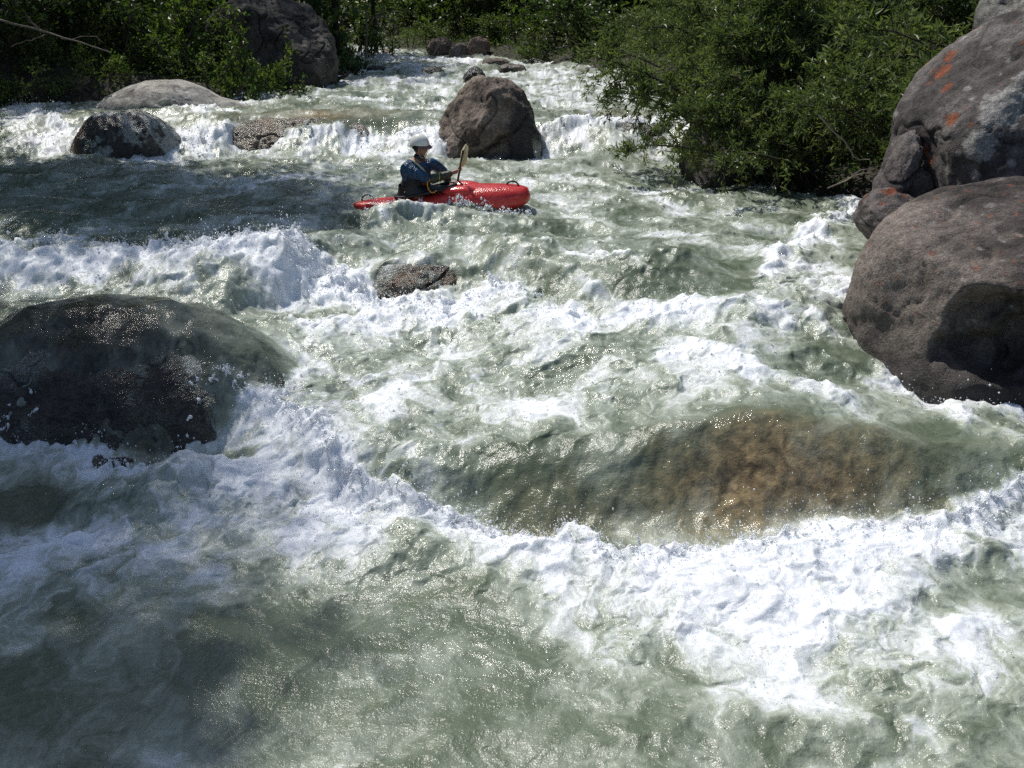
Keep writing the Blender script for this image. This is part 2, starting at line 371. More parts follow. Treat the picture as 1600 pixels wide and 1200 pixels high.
# ragged tongues thrown up along the breaking lines
edge = stroke(SHP[25][0], -1.12, 1.0, 0.10, 0.16) + 0.8*stroke(SHP[11][0], -0.25, 1.0, 0.1, 0.2) + 0.7*stroke(SHP[0][0], 0.02, 1.0, 0.1, 0.3) + 0.8*stroke(SHP[19][0], -0.55, 1, 0.1, 0.2) + 0.8*stroke(SHP[24][0], -1.05, 1, 0.08, 0.15)
jag = np.clip(n2(X*7.5, Y*5, 61)+0.15, 0, 1)**1.5 + 0.6*np.clip(n2(X*17, Y*12, 62), 0, 1)**1.3
Z = Z + np.clip(edge, 0, 1)*jag*0.085
# thin sheets of water drawn over the drowned boulders
COVER = 0*X; CDARK = 0*X; CTAN = 0*X
def drape(c0, dims, t):
    global Z
    u_, v_ = (X-c0[0])/dims[0], (Y-c0[1])/dims[1]; r2_ = u_*u_+v_*v_
    tt = t(u_, v_); q_ = np.where(r2_ < 1, c0[2]+dims[2]*np.sqrt(np.clip(1-r2_, 0, 1))+tt, -9)
    k_ = 0.035; d_ = np.clip((q_-Z)/k_, -30, 30); Z = Z+k_*np.log1p(np.exp(d_))*(d_ > -29)
    return sst(-0.06, 0.04, q_-Z+0.03)
P_ = at(130, 625, -0.55); ROCK_L = ((P_[0]-0.1, 8.70, -1.16), (1.80, 1.14, 1.14))
P_ = at(1200, 805, -0.95); ROCK_T = ((P_[0]+0.02, 6.80, -1.26), (0.92, 0.66, 0.55))
P_ = at(645, 432, -0.22); ROCK_M = ((P_[0]+0.02, 11.1, -0.50), (0.64, 0.55, 0.37))
wob = 0.030*n2(X*2.6, Y*2.6, 161)+0.020*n2(X*6, Y*6, 162)+0.008*n2(X*14, Y*14, 163)
wobs = 0.030*n2(X*2.2, Y*2.2, 161)+0.016*n2(X*5, Y*5, 162)
CDARK = drape(ROCK_L[0], ROCK_L[1], lambda u_, v_: 0.06+wobs*1.3-0.13*sst(-0.30, -0.65, v_+0.25*n2(X*1.7, Y*1.7, 164))*(1-0.9*sst(0.35, 0.75, u_)))
CTAN = drape(ROCK_T[0], ROCK_T[1], lambda u_, v_: -0.030+wob*1.5)
CM = drape(ROCK_M[0], ROCK_M[1], lambda u_, v_: 0.06+wob*1.2-0.17*sst(-0.15, -0.5, v_+0.3*n2(X*3, Y*3, 166)))
FO = np.clip(FO*(1-(0.48+0.30*sst(0.35, -0.25, (Y-ROCK_L[0][1])/ROCK_L[1][1]))*CDARK)*(1-0.35*CTAN)+0.34*CTAN*s2*pn2+0.22*CTAN*s3*sst(0.1, 0.6, n2(A_*5, B_*1.6, 172)), 0, 1)
# sideways tumble
DX = T*(0.035*n2(X*6, Y*6, 71) + 0.016*n2(X*14, Y*14, 72)); DY = T*(0.045*n2(X*6, Y*6, 73) + 0.018*n2(X*14, Y*14, 74))
TINT = np.clip(blob(500, 205, 0.35, 1.3, 0.5, 0.8) + blob(1215, 815, -0.97, 0.85, 0.31, 1.0) + blob(860, 815, -1.0, 0.45, 0.2, 0.25)
      + blob(640, 415, -0.1, 0.5, 0.25, 0.4) + blob(950, 205, 0.3, 0.9, 0.4, 0.4) + blob(180, 700, -0.9, 0.7, 0.25, 0.6), 0, 1)
DARK = np.clip((0.80+0.2*sst(0.35, -0.25, (Y-ROCK_L[0][1])/ROCK_L[1][1]))*CDARK*(1-0.55*sst(0.2, 0.9, (X-ROCK_L[0][0])/1.8))+blob(60, 800, -1.15, 0.6, 0.25, 0.4), 0, 1)
GLIT = np.clip(0.10+0.9*n2(X*0.8, Y*0.9, 81)+blob(1190, 800, -0.95, 0.9, 0.4, 0.9)+blob(800, 720, -0.8, 0.9, 0.5, 0.6)+blob(150, 600, -0.4, 1.7, 1.0, 0.4)+blob(500, 215, 0.3, 1.6, 0.5, 0.6)+blob(960, 215, 0.3, 1.0, 0.5, 0.6), 0, 1)
WX, WY, WZ = X+DX, Y+DY, Z
def water_at(x, y):                              # height of the finished surface near (x, y)
    r = int(np.clip(np.searchsorted(yr, y), 0, NR-1)); cidx = int(np.clip(round((x/(0.57*yr[r]+2.2)+1)/2*(NC-1)), 0, NC-1))
    return float(Z[r*NC+cidx])

m = NT('white_water')
fo = m.attr('foam'); ti = m.attr('tint'); dk = m.attr('dark'); gl = m.attr('glit')
fl = m.attr('flow', 'Vector'); g1 = m.noise(15, 5, 0.68, vec=fl); g2 = m.noise(140, 2, 0.6); g3 = m.noise(11, 4, 0.6, dist=0.6)
f2 = m.math('ADD', fo, m.math('MULTIPLY', m.math('SUBTRACT', g1, 0.5), m.math('MULTIPLY_ADD', fo, 0.75, 0.22)))
f2 = m.math('ADD', f2, m.math('MULTIPLY', m.math('SUBTRACT', g2, 0.5), m.math('MULTIPLY_ADD', fo, 0.55, 0.22)), clamp=True)
deep = m.mix(ti, rgb(0.102, 0.127, 0.083), m.mix(m.mapr(g3, 0.35, 0.65), rgb(0.10, 0.07, 0.04), rgb(0.37, 0.265, 0.135)))
deep = m.mix(dk, deep, m.mix(m.mapr(g3, 0.4, 0.65), rgb(0.018, 0.018, 0.014), rgb(0.055, 0.05, 0.034)))
mid = m.mix(m.math('MULTIPLY', ti, 0.45), rgb(0.358, 0.393, 0.322), rgb(0.40, 0.34, 0.25))
c = m.mix(m.mapr(f2, 0.0, 0.42), deep, mid)
c = m.mix(m.mapr(f2, 0.38, 0.90), c, rgb(0.78, 0.80, 0.83))
hb = m.math('ADD', m.math('MULTIPLY', m.noise(22, 3, 0.6), 1.0), m.math('MULTIPLY', m.noise(85, 2, 0.6), 0.35))
m.p(Base_Color=c, Roughness=m.math('MAXIMUM', m.mapr(gl, 0.0, 1.0, 0.25, 0.10), m.mapr(f2, 0.3, 0.9, 0.10, 0.5)), IOR=1.333, Normal=m.bump(hb, 0.009, 1.0))
m.b.inputs['Subsurface Weight'].default_value = 0.0
m.p(Subsurface_Weight=m.mapr(f2, 0.1, 0.7, 0.0, 0.8)); m.b.inputs['Subsurface Radius'].default_value = (1, 1, 1); m.b.inputs['Subsurface Scale'].default_value = 0.07
WATER = m.m
river = mesh_np('river', np.stack([WX, WY, WZ], 1), grid_faces(NR, NC), WATER, True, {'foam': FO, 'tint': TINT, 'dark': DARK, 'glit': GLIT, 'flow': np.stack([A_, B_*0.38, WZ*0.6], 1)})
tag(river, 'foaming green and white rapids', kind='structure')
# ================================================================ BOULDERS
_ico = {}
def ico(level):
    if level not in _ico:
        b = bmesh.new(); bmesh.ops.create_icosphere(b, subdivisions=level, radius=1.0)
        _ico[level] = (np.array([v.co[:] for v in b.verts], np.float32), np.array([[v.index for v in f.verts] for f in b.faces], np.int32)); b.free()
    return _ico[level]
m = NT('granite')
col = m.attr('col', 'Color'); wet = m.attr('wet'); film = m.attr('film')
sp = m.noise(170, 2, 0.7); sp2 = m.noise(55, 3, 0.6)
c = m.mix(1.0, col, m.mapr(sp, 0.3, 0.7, 0.62, 1.38), 'MULTIPLY')
c = m.mix(1.0, c, m.mapr(sp2, 0.3, 0.7, 0.58, 1.42), 'MULTIPLY')
c = m.mix(1.0, c, m.mapr(m.noise(17, 5, 0.7), 0.32, 0.68, 0.62, 1.34), 'MULTIPLY')
c = m.mix(m.math('MULTIPLY', wet, 0.45), c, m.mix(1.0, c, rgb(.45, .43, .40), 'MULTIPLY'))
ff = m.math('ADD', film, m.math('MULTIPLY', m.math('SUBTRACT', m.noise(60, 4, 0.7), 0.5), m.math('MULTIPLY', m.mapr(film, 0, 0.3), 1.5)), clamp=True)
c = m.mix(m.mapr(ff, 0.10, 0.50, 0.0, 0.85), c, rgb(0.27, 0.285, 0.235))
c = m.mix(m.mapr(ff, 0.45, 0.95), c, rgb(0.80, 0.82, 0.84))
hb = m.math('ADD', m.noise(40, 5, 0.65), m.math('MULTIPLY', m.noise(110, 2), 0.4))
n1 = m.bump(hb, 0.022, 0.9)
n2_ = m.bump(m.math('ADD', m.noise(35, 3, 0.6), m.math('MULTIPLY', m.noise(90, 2), 0.5)), 0.02, m.mapr(wet, 0.5, 1.0, 0, 1.0), n1)
m.p(Base_Color=c, Roughness=m.mapr(wet, 0, 1, 0.85, 0.27), Normal=n2_)
m.set(m.b.inputs['Specular IOR Level'], m.mapr(wet, 0, 1, 0.3, 0.6))
STONE = m.m
GREY, BROWN, DARKR, TAN = (np.array(c) for c in ((0.25, 0.235, 0.215), (0.19, 0.155, 0.125), (0.055, 0.05, 0.045), (0.36, 0.27, 0.17)))

def rock(name, label, loc, dims, rotz=0, seed=0, level=6, box=2.3, amp=0.16, cuts=(), dents=(), prof=None, colfn=None,
         c1=GREY, c2=BROWN, wetline=None, tilt=(0, 0), rough=1.0, wetall=0.0, filmfn=None, group=None):
    u, f = ico(level); p = u.copy()
    p /= ((np.abs(p)**box).sum(1)**(1/box))[:, None]
    if prof: p = prof(p)
    for nx, ny, nz, d in cuts:
        n = np.array([nx, ny, nz], np.float32); n /= np.linalg.norm(n)
        s = p@n-d; k = 0.035
        p -= n*(k*np.logaddexp(0, s/k)*0.94)[:, None]
    p *= (1 + amp*fbm3(u*1.3+seed*3.7, seed, 3, 0.5))[:, None]
    for (dx, dy, dz), r, dep, sharp in dents:
        n = np.array([dx, dy, dz], np.float32); n /= np.linalg.norm(n)
        pn = p/np.linalg.norm(p, axis=1)[:, None]
        a = np.arccos(np.clip(pn@n, -1, 1)) + 0.06*n3(u*4+seed, seed+5) + 0.03*n3(u*10, seed+6)
        p -= n*(dep*sst(r, r*sharp, a))[:, None]
    p = p*np.array(dims, np.float32)
    M = np.array((Matrix.Rotation(rotz, 3, 'Z') @ Matrix.Rotation(tilt[0], 3, 'X') @ Matrix.Rotation(tilt[1], 3, 'Y')), np.float32)
    p = p@M.T
    nr = p/np.linalg.norm(p, axis=1)[:, None]
    q = p+seed*1.9
    cr = 1-np.abs(n3(q*1.3+0.3*fbm3(q*2, seed+41, 2)[:, None], seed+40))
    fine = rough*(0.030*fbm3(q*2.6, seed+7, 3) + 0.012*fbm3(q*9, seed+8, 3, 0.55) + 0.0035*n3(q*38, seed+9) - 0.022*sst(0.955, 1.0, cr))
    p = p + nr*fine[:, None].astype(np.float32)
    wp = p+np.array(loc, np.float32)
    t = sst(-0.5, 0.5, fbm3(q*1.6, seed+20, 4, 0.6))
    c = lerp(np.array(c1)[None], np.array(c2)[None], t[:, None])
    c = c*(1+0.30*fbm3(q*7, seed+21, 3)+0.22*n3(q*30, seed+22))[:, None]
    sta = sst(0.25, 0.6, fbm3(q*np.array([2.5, 2.5, 0.9], np.float32), seed+23, 4, 0.6))
    c = c*(1-0.5*sta)[:, None]
    c = c*(1-0.5*sst(0.94, 1.0, cr))[:, None]
    wet = np.full(len(p), wetall, np.float32)
    if wetline is not None:
        h = wp[:, 2]-wetline + 0.06*n3(q*3, seed+30)
        wet = np.maximum(wet, sst(0.22, 0.0, h)); c = c*(1-0.45*sst(0.30, 0.05, h))[:, None]
    film = np.zeros(len(p), np.float32)
    if colfn: c, wet = colfn(p, wp, c, wet, nr, q)
    if filmfn: film = filmfn(p, wp, nr, q)
    o = mesh_np(name, p, f, STONE, True, {'col': np.clip(c, 0.004, 0.9), 'wet': wet, 'film': np.clip(film, 0, 1)})
    o.location = loc
    return tag(o, label, 'rock' if name in ('river_rock', 'stone') else 'boulder', group)
ORANGE = np.array([0.23, 0.062, 0.022]); PALE = np.array([0.36, 0.35, 0.33])
def spots(p, c, n, seed, colr, rmin, rmax, cond=None, str_=0.9):
    rg = np.random.default_rng(seed); idx = rg.integers(0, len(p), n*12); k = 0
    for i in idx:
        if cond is not None and not cond[i]: continue
        r = rg.uniform(rmin, rmax); d = np.linalg.norm(p-p[i], axis=1)
        near = d < r*2
        dd = d[near]/r + 0.45*n3(p[near]*(1.6/r)+i, seed) + 0.25*n3(p[near]*(4/r)+i, seed+1)
        c[near] = lerp(c[near], colr[None]*rg.uniform(0.75, 1.15), (str_*sst(1.0, 0.75, dd))[:, None])
        k += 1
        if k >= n: break
    return c
def hitv(wp, px, py, tol=0.05):
    d = ray(px, py); d = d/np.linalg.norm(d); rel = wp-np.array([0, 0, CAMZ]); t = rel@d
    off = np.linalg.norm(rel-t[:, None]*d, axis=1); k = np.where(off < tol)[0]
    return wp[k[np.argmin(t[k])]] if len(k) else wp[np.argmin(off)]
def patch(wp, c, pt, r, colr, seed, str_=0.85):
    d = np.linalg.norm(wp-pt, axis=1)/r
    d = d + 0.3*n3(wp*2.2/r, seed) + 0.22*n3(wp*6/r, seed+1) + 0.12*n3(wp*16/r, seed+2)
    return lerp(c, colr[None]*(1+0.15*n3(wp*30, seed+3))[:, None], (str_*sst(1.05, 0.92, d))[:, None])

# --- the two great boulders on the right
cB = np.array([3.02+1.62, 8.45, -0.22]); 
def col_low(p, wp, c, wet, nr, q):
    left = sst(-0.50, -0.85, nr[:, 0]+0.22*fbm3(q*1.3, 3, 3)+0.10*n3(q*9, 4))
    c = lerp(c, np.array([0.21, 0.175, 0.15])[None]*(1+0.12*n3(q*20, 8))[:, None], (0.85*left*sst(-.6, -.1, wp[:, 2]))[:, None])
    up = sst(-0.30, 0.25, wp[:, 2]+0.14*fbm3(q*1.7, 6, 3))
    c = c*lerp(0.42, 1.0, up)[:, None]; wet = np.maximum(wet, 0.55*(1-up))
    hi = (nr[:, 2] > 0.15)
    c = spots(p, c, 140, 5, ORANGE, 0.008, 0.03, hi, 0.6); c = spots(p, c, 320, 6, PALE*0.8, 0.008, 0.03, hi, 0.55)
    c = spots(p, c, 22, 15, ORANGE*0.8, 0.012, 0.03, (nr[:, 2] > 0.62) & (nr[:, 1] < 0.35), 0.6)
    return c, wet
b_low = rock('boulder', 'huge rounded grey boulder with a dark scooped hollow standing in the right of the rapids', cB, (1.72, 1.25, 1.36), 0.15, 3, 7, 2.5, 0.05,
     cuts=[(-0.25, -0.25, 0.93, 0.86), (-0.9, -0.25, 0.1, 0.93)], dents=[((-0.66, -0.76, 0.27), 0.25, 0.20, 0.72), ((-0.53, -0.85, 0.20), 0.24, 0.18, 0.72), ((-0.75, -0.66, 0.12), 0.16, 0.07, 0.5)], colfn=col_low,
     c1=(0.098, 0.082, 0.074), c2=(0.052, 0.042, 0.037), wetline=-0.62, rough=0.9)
def col_up(p, wp, c, wet, nr, q):
    c = patch(wp, c, hitv(wp, 1562, 158), 0.21, PALE*0.8, 1); c = patch(wp, c, hitv(wp, 1530, 217), 0.155, PALE*0.75, 2)
    c = patch(wp, c, hitv(wp, 1598, 110), 0.08, PALE*0.7, 21)
    for (px, py, r, s) in ((1470, 105, .10, 3), (1474, 132, .06, 4), (1482, 182, .075, 5), (1440, 238, .07, 6), (1446, 250, .06, 7), (1478, 85, .07, 9), (1432, 228, .07, 10)):
        c = patch(wp, c, hitv(wp, px, py), r, ORANGE, s, 0.8)
    c = spots(p, c, 60, 16, ORANGE, 0.01, 0.035, None, 0.7); c = spots(p, c, 160, 17, PALE, 0.012, 0.05, None, 0.6)
    return c, wet
cU = np.array([5.38, 10.30, 1.10])
b_up = rock('boulder', 'tall grey boulder with two large pale lichen patches leaning behind the huge rounded boulder', cU, (1.5, 1.25, 1.42), 0.1, 12, 7, 2.4, 0.06,
     cuts=[(-0.80, -0.15, 0.58, 0.80), (-0.93, -0.2, -0.33, 0.84), (0.02, -0.55, -0.83, 0.62), (-0.35, -0.9, 0.25, 0.80)],
     dents=[((-0.62, -0.72, 0.42), 0.10, 0.05, 0.5)], colfn=col_up, c1=(0.145, 0.13, 0.122), c2=(0.065, 0.056, 0.052), tilt=(0, 0.10), rough=1.0)
rock('boulder', 'pale grey boulder at the top corner above the lichen patched boulder', (6.35, 11.9, 2.35), (1.15, 0.9, 0.82), 0.4, 22, 6, 2.3, 0.10,
     c1=(0.24, 0.235, 0.21), c2=(0.16, 0.155, 0.14), cuts=[(-0.5, -0.5, 0.6, 0.8)])
def col_or(p, wp, c, wet, nr, q): return spots(p, c, 16, 31, ORANGE, 0.02, 0.06, nr[:, 2] > 0.3, 0.75), wet
P = atY(1405, 345, 9.75)
rock('stone', 'angular stone with orange lichen wedged at the left foot of the stacked boulders', P, (0.34, 0.4, 0.27), 0.3, 33, 6, 2.6, 0.14,
     cuts=[(0, -0.6, 0.75, 0.6), (-0.7, -0.4, 0.4, 0.75)], colfn=col_or, c1=(0.15, 0.13, 0.12), c2=(0.10, 0.085, 0.08), tilt=(0.1, 0.35))
P = atY(1428, 305, 10.15)
rock('stone', 'small brown stone in the gap between the two stacked boulders', P, (0.17, 0.2, 0.28), 0.3, 35, 5, 2.6, 0.16, c1=(0.14, 0.115, 0.10), c2=(0.09, 0.075, 0.065))
P = atY(1402, 268, 10.2)
rock('stone', 'narrow stone slab leaning against the left side of the lichen patched boulder', P, (0.12, 0.25, 0.38), 0.2, 36, 6, 2.5, 0.12, c1=(0.15, 0.13, 0.12), c2=(0.10, 0.085, 0.08), tilt=(0, 0.35))

# --- centre boulder
def film_ctr(p, wp, nr, q):
    s = sst(0.15, 0.45, fbm3(q*np.array([5, 5, 1.2], np.float32), 77, 3))
    return 0.55*s*sst(0.45, 0.75, p[:, 0])*sst(0.5, 0.0, p[:, 2])
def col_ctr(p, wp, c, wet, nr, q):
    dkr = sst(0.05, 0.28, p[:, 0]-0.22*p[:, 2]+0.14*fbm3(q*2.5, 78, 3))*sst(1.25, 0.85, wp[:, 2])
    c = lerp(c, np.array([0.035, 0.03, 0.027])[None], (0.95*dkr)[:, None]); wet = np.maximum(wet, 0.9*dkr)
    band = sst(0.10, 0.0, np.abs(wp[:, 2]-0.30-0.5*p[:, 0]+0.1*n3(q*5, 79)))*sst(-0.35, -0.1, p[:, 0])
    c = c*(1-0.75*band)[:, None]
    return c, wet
P = atY(768, 230, 18.7)
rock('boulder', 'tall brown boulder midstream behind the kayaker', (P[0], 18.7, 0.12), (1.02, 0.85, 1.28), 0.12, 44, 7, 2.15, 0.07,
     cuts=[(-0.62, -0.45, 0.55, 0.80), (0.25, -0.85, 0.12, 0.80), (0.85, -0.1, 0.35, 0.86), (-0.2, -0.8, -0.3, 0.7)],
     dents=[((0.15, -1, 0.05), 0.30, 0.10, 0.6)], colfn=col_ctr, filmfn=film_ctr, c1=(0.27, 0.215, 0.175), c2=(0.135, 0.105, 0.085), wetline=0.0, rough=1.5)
# --- pale whale shaped rock and the wet dome before it
def prof_whale(p):
    h = np.interp(p[:, 0], [-1, -0.75, -0.35, 0.05, 0.3, 0.5, 0.75, 1.0], [0.62, 0.9, 1.08, 1.06, 0.88, 0.62, 0.54, 0.50])
    s = np.interp(p[:, 0], [-1, 0, 0.5, 1], [1, 1, 0.75, 0.6])
    q = p.copy(); q[:, 2] *= np.where(p[:, 2] > 0, h, 1); q[:, 1] *= s; return q
a = at(158, 190, 0.5); b = at(398, 172, 0.55)
YW_ = 21.6; a = atY(156, 185, YW_); b = atY(402, 172, YW_)
rock('boulder', 'long pale grey rock shaped like a whale by the left bank', ((a[0]+b[0])/2, YW_, 0.50), ((b[0]-a[0])/2*1.08, 1.0, 0.66), 0.0, 52, 7, 2.2, 0.035, prof=prof_whale,
     dents=[((0.28, -0.85, 0.42), 0.13, 0.09, 0.3), ((0.05, -0.9, 0.42), 0.10, 0.06, 0.3), ((0.45, -1, 0.02), 0.30, 0.20, 0.4), ((0.9, -1, 0.0), 0.35, 0.2, 0.4)],
     c1=(0.42, 0.40, 0.365), c2=(0.33, 0.31, 0.28), rough=0.5)
def film_dome(p, wp, nr, q):
    v = fbm3(q*np.array([3, 3, 2.2], np.float32), 61, 4, 0.6)
    return np.clip(sst(-0.1, 0.5, v+0.6*nr[:, 2]-0.10+0.5*sst(0.45, 0.9, p[:, 0]/0.9)+0.5*n3(q*14, 64))*0.55*sst(-0.72, -0.4, p[:, 0]), 0, 1)
def col_dome(p, wp, c, wet, nr, q):
    o = sst(-0.45, -0.7, p[:, 0]+0.1*n3(q*4, 62)); c = lerp(c, np.array([0.24, 0.12, 0.045])[None], (o*0.8)[:, None]); return c, wet
P = atY(197, 228, 18.6)
b_dome = rock('boulder', 'wet dome of dark rock with water sheeting over it before the whale shaped rock', (P[0], 18.65, 0.05), (0.98, 0.78, 0.82), 0.1, 63, 7, 2.2, 0.06,
     c1=(0.10, 0.085, 0.07), c2=(0.05, 0.045, 0.04), wetall=0.95, filmfn=film_dome, colfn=col_dome, cuts=[(-0.75, -0.3, 0.55, 0.96)])
# --- big one in the left bushes
P = atY(418, 100, 25.5)
rock('boulder', 'large dark boulder half hidden by bushes on the left bank', (P[0], 25.9, 1.30), (1.62, 1.4, 1.62), -0.15, 71, 7, 2.5, 0.07,
     cuts=[(0.62, -0.3, 0.70, 0.78), (0.1, -0.9, 0.2, 0.85)], c1=(0.10, 0.09, 0.08), c2=(0.045, 0.04, 0.036), wetline=0.75, rough=2.0)
# --- under the willows
P = atY(1140, 255, 15.6)
rock('boulder', 'dark boulder in the shadow beneath the right bank willows', (P[0]+0.15, 15.9, 0.25), (0.85, 0.7, 0.85), 0.2, 81, 6, 2.3, 0.12, c1=(0.11, 0.095, 0.085), c2=(0.07, 0.06, 0.055), wetline=0.0, cuts=[(-0.75, -0.3, 0.5, 0.75)])
# --- drowned boulders with water running over them
def film_thin(seed, k=1.0):
    def fn(p, wp, nr, q):
        a_ = fbm3(q*np.array([2.2, 2.2, 1.5], np.float32)+seed, seed, 4, 0.65); b_ = 1-np.abs(n3(q*np.array([5, 5, 3.0], np.float32), seed+3))
        return np.clip(k*(0.55*sst(0.0, 0.7, a_)+0.45*b_**5), 0, 1)
    return fn
def film_l(p, wp, nr, q):
    a_ = fbm3(q*np.array([2.0, 2.0, 1.3], np.float32), 92, 5, 0.62); b_ = 1-np.abs(n3(q*np.array([4, 4, 2.0], np.float32)+0.4*a_[:, None], 95))
    top = sst(0.45, 0.95, nr[:, 2]+0.15*a_); rt = sst(0.75, 1.45, p[:, 0]+0.3*a_); edge_ = sst(-0.60, -0.85, wp[:, 2]+0.12*a_)
    st_ = n3(q*np.array([7, 7, 1.1], np.float32), 97)+0.5*n3(q*np.array([17, 17, 2.5], np.float32), 98)
    return np.clip(0.11+0.24*top*(0.6+0.8*a_)+0.22*rt*(0.6+0.7*a_)+0.10*a_+0.26*sst(0.25, 0.9, st_)*sst(-0.4, 0.4, a_), 0, 0.62)
P = at(130, 625, -0.55)
b_l = rock('boulder', 'broad dark drowned boulder on the left with water pouring over it', *ROCK_L, 0.0, 91, 8, 2.0, 0.05,
     c1=(0.07, 0.058, 0.040), c2=(0.030, 0.027, 0.022), wetall=1.0, filmfn=film_l, rough=1.3)
P = at(1190, 805, -0.95)
b_t = rock('boulder', 'tan drowned boulder in the front drop under thin clear water', *ROCK_T, 0.0, 101, 8, 2.0, 0.07,
     c1=(0.30, 0.215, 0.125), c2=(0.17, 0.12, 0.07), wetall=1.0, filmfn=film_thin(102, 0.42), rough=1.5)
P = at(645, 432, -0.22)
b_m = rock('river_rock', 'brown rock breaking the white wave below the kayak', *ROCK_M, 0.0, 111, 7, 2.0, 0.10,
     c1=(0.17, 0.105, 0.06), c2=(0.05, 0.036, 0.026), wetall=1.0, filmfn=lambda p, wp, nr, q: np.clip(film_thin(112, 0.55)(p, wp, nr, q)+0.75*sst(-0.22, -0.02, wp[:, 2]+0.1*n3(q*4, 7)), 0, 1), rough=1.6)
P = at(470, 220, 0.3)
rock('river_rock', 'low brown ledge of rock under water left of the midstream boulder', (P[0], 19.45, 0.10), (1.6, 0.85, 0.54), 0.0, 121, 7, 2.4, 0.10,
     c1=(0.27, 0.20, 0.13), c2=(0.12, 0.09, 0.065), wetall=1.0, filmfn=film_thin(122, 0.55), rough=1.8, cuts=[(0, -0.85, 0.5, 0.75)])
P = at(965, 215, 0.3)
rock('river_rock', 'brown ledge of rock under the falling water right of the midstream boulder', (P[0], 19.45, 0.06), (1.15, 0.75, 0.55), 0.0, 131, 7, 2.4, 0.10,
     c1=(0.16, 0.125, 0.075), c2=(0.07, 0.06, 0.045), wetall=1.0, filmfn=film_thin(132, 0.8), rough=1.8)
P = at(155, 735, -1.08)
rock('river_rock', 'brown corner of rock in the splash under the broad drowned boulder', (P[0], 7.62, -1.22), (0.36, 0.30, 0.30), 0.0, 141, 6, 2.3, 0.15,
     c1=(0.16, 0.10, 0.05), c2=(0.06, 0.045, 0.03), wetall=1.0, filmfn=film_thin(142, 0.4), rough=1.5)
# --- stones far upstream
def far_rock(px, py, Y, wpx, h, label, c1, c2, seed, wet=0.0, cuts=()):
    P = atY(px, py, Y); rx = wpx/2*Y/FPX
    return rock('stone', label, (P[0], Y, P[2]), (rx*0.88, rx*0.8, h*0.88), 0.2, seed, 5, 2.3, 0.12, c1=c1, c2=c2, wetall=wet, cuts=cuts)
far_rock(741, 126, 26.5, 38, 0.36, 'small black wet stone above the midstream boulder', (0.03, 0.028, 0.025), (0.018, 0.017, 0.016), 151, 0.95, [(-0.6, -0.2, 0.7, 0.85)])
far_rock(774, 100, 33.0, 46, 0.22, 'low brown stone upstream at the right edge of the river', (0.22, 0.17, 0.13), (0.15, 0.12, 0.09), 152, 0.3)
far_rock(800, 108, 30.5, 48, 0.16, 'flat dark stone awash by the low brown stone', (0.12, 0.10, 0.08), (0.08, 0.065, 0.05), 153, 0.8)
far_rock(687, 78, 39.5, 44, 0.50, 'brown boulder with a stick leaning on it at the far bend', (0.25, 0.19, 0.15), (0.17, 0.13, 0.10), 154)
far_rock(717, 82, 38.5, 34, 0.36, 'rounded grey stone right of the leaning stick boulder', (0.26, 0.22, 0.19), (0.18, 0.15, 0.13), 155)
far_rock(748, 76, 38.0, 38, 0.45, 'reddish stone half covered by brush at the far bend', (0.24, 0.16, 0.13), (0.15, 0.11, 0.09), 156)
far_rock(607, 88, 41.0, 30, 0.28, 'brown stone in the water at the left of the far bend', (0.22, 0.15, 0.09), (0.10, 0.08, 0.05), 157, 0.4)
far_rock(676, 113, 29.5, 40, 0.15, 'flat stone awash in midstream far up the river', (0.17, 0.14, 0.11), (0.10, 0.085, 0.07), 158, 0.8)
far_rock(588, 110, 31.5, 34, 0.16, 'dark stone at the tip of the left bank', (0.06, 0.05, 0.045), (0.04, 0.035, 0.03), 159, 0.5)
# ================================================================ PLANTS
def leaf_mat(name, a, b, tr):
    m = NT(name)
    v = m.attr('var')
    c = m.mix(v, rgb(*a), rgb(*b))
    m.p(Base_Color=c, Roughness=0.42); m.b.inputs['Specular IOR Level'].default_value = 0.45
    t = m.n('BsdfTranslucent'); m.set(t.inputs['Color'], m.mix(1.0, c, rgb(*tr), 'MULTIPLY'))
    x = m.n('MixShader'); x.inputs[0].default_value = 0.38
    m.t.links.new(m.b.outputs[0], x.inputs[1]); m.t.links.new(t.outputs[0], x.inputs[2]); m.t.links.new(x.outputs[0], m.out.inputs[0])
    return m.m
LEAF_A = leaf_mat('broad_leaf', (0.034, 0.070, 0.018), (0.13, 0.185, 0.042), (1.6, 1.7, 0.7))
LEAF_W = leaf_mat('willow_leaf', (0.048, 0.080, 0.026), (0.165, 0.205, 0.075), (1.5, 1.55, 0.85))
LEAF_D = leaf_mat('wood_leaf', (0.028, 0.055, 0.014), (0.10, 0.15, 0.035), (1.4, 1.5, 0.7))
BARK = plain('bark', (0.085, 0.07, 0.055), 0.9, 0.2, 0.02, 30, var=0.4)
BARKD = plain('dark_bark', (0.04, 0.033, 0.027), 0.9, 0.2, 0.02, 30, var=0.4)
DEADW = plain('bare_wood', (0.22, 0.19, 0.16), 0.85, 0.2, 0.01, 30, var=0.3)

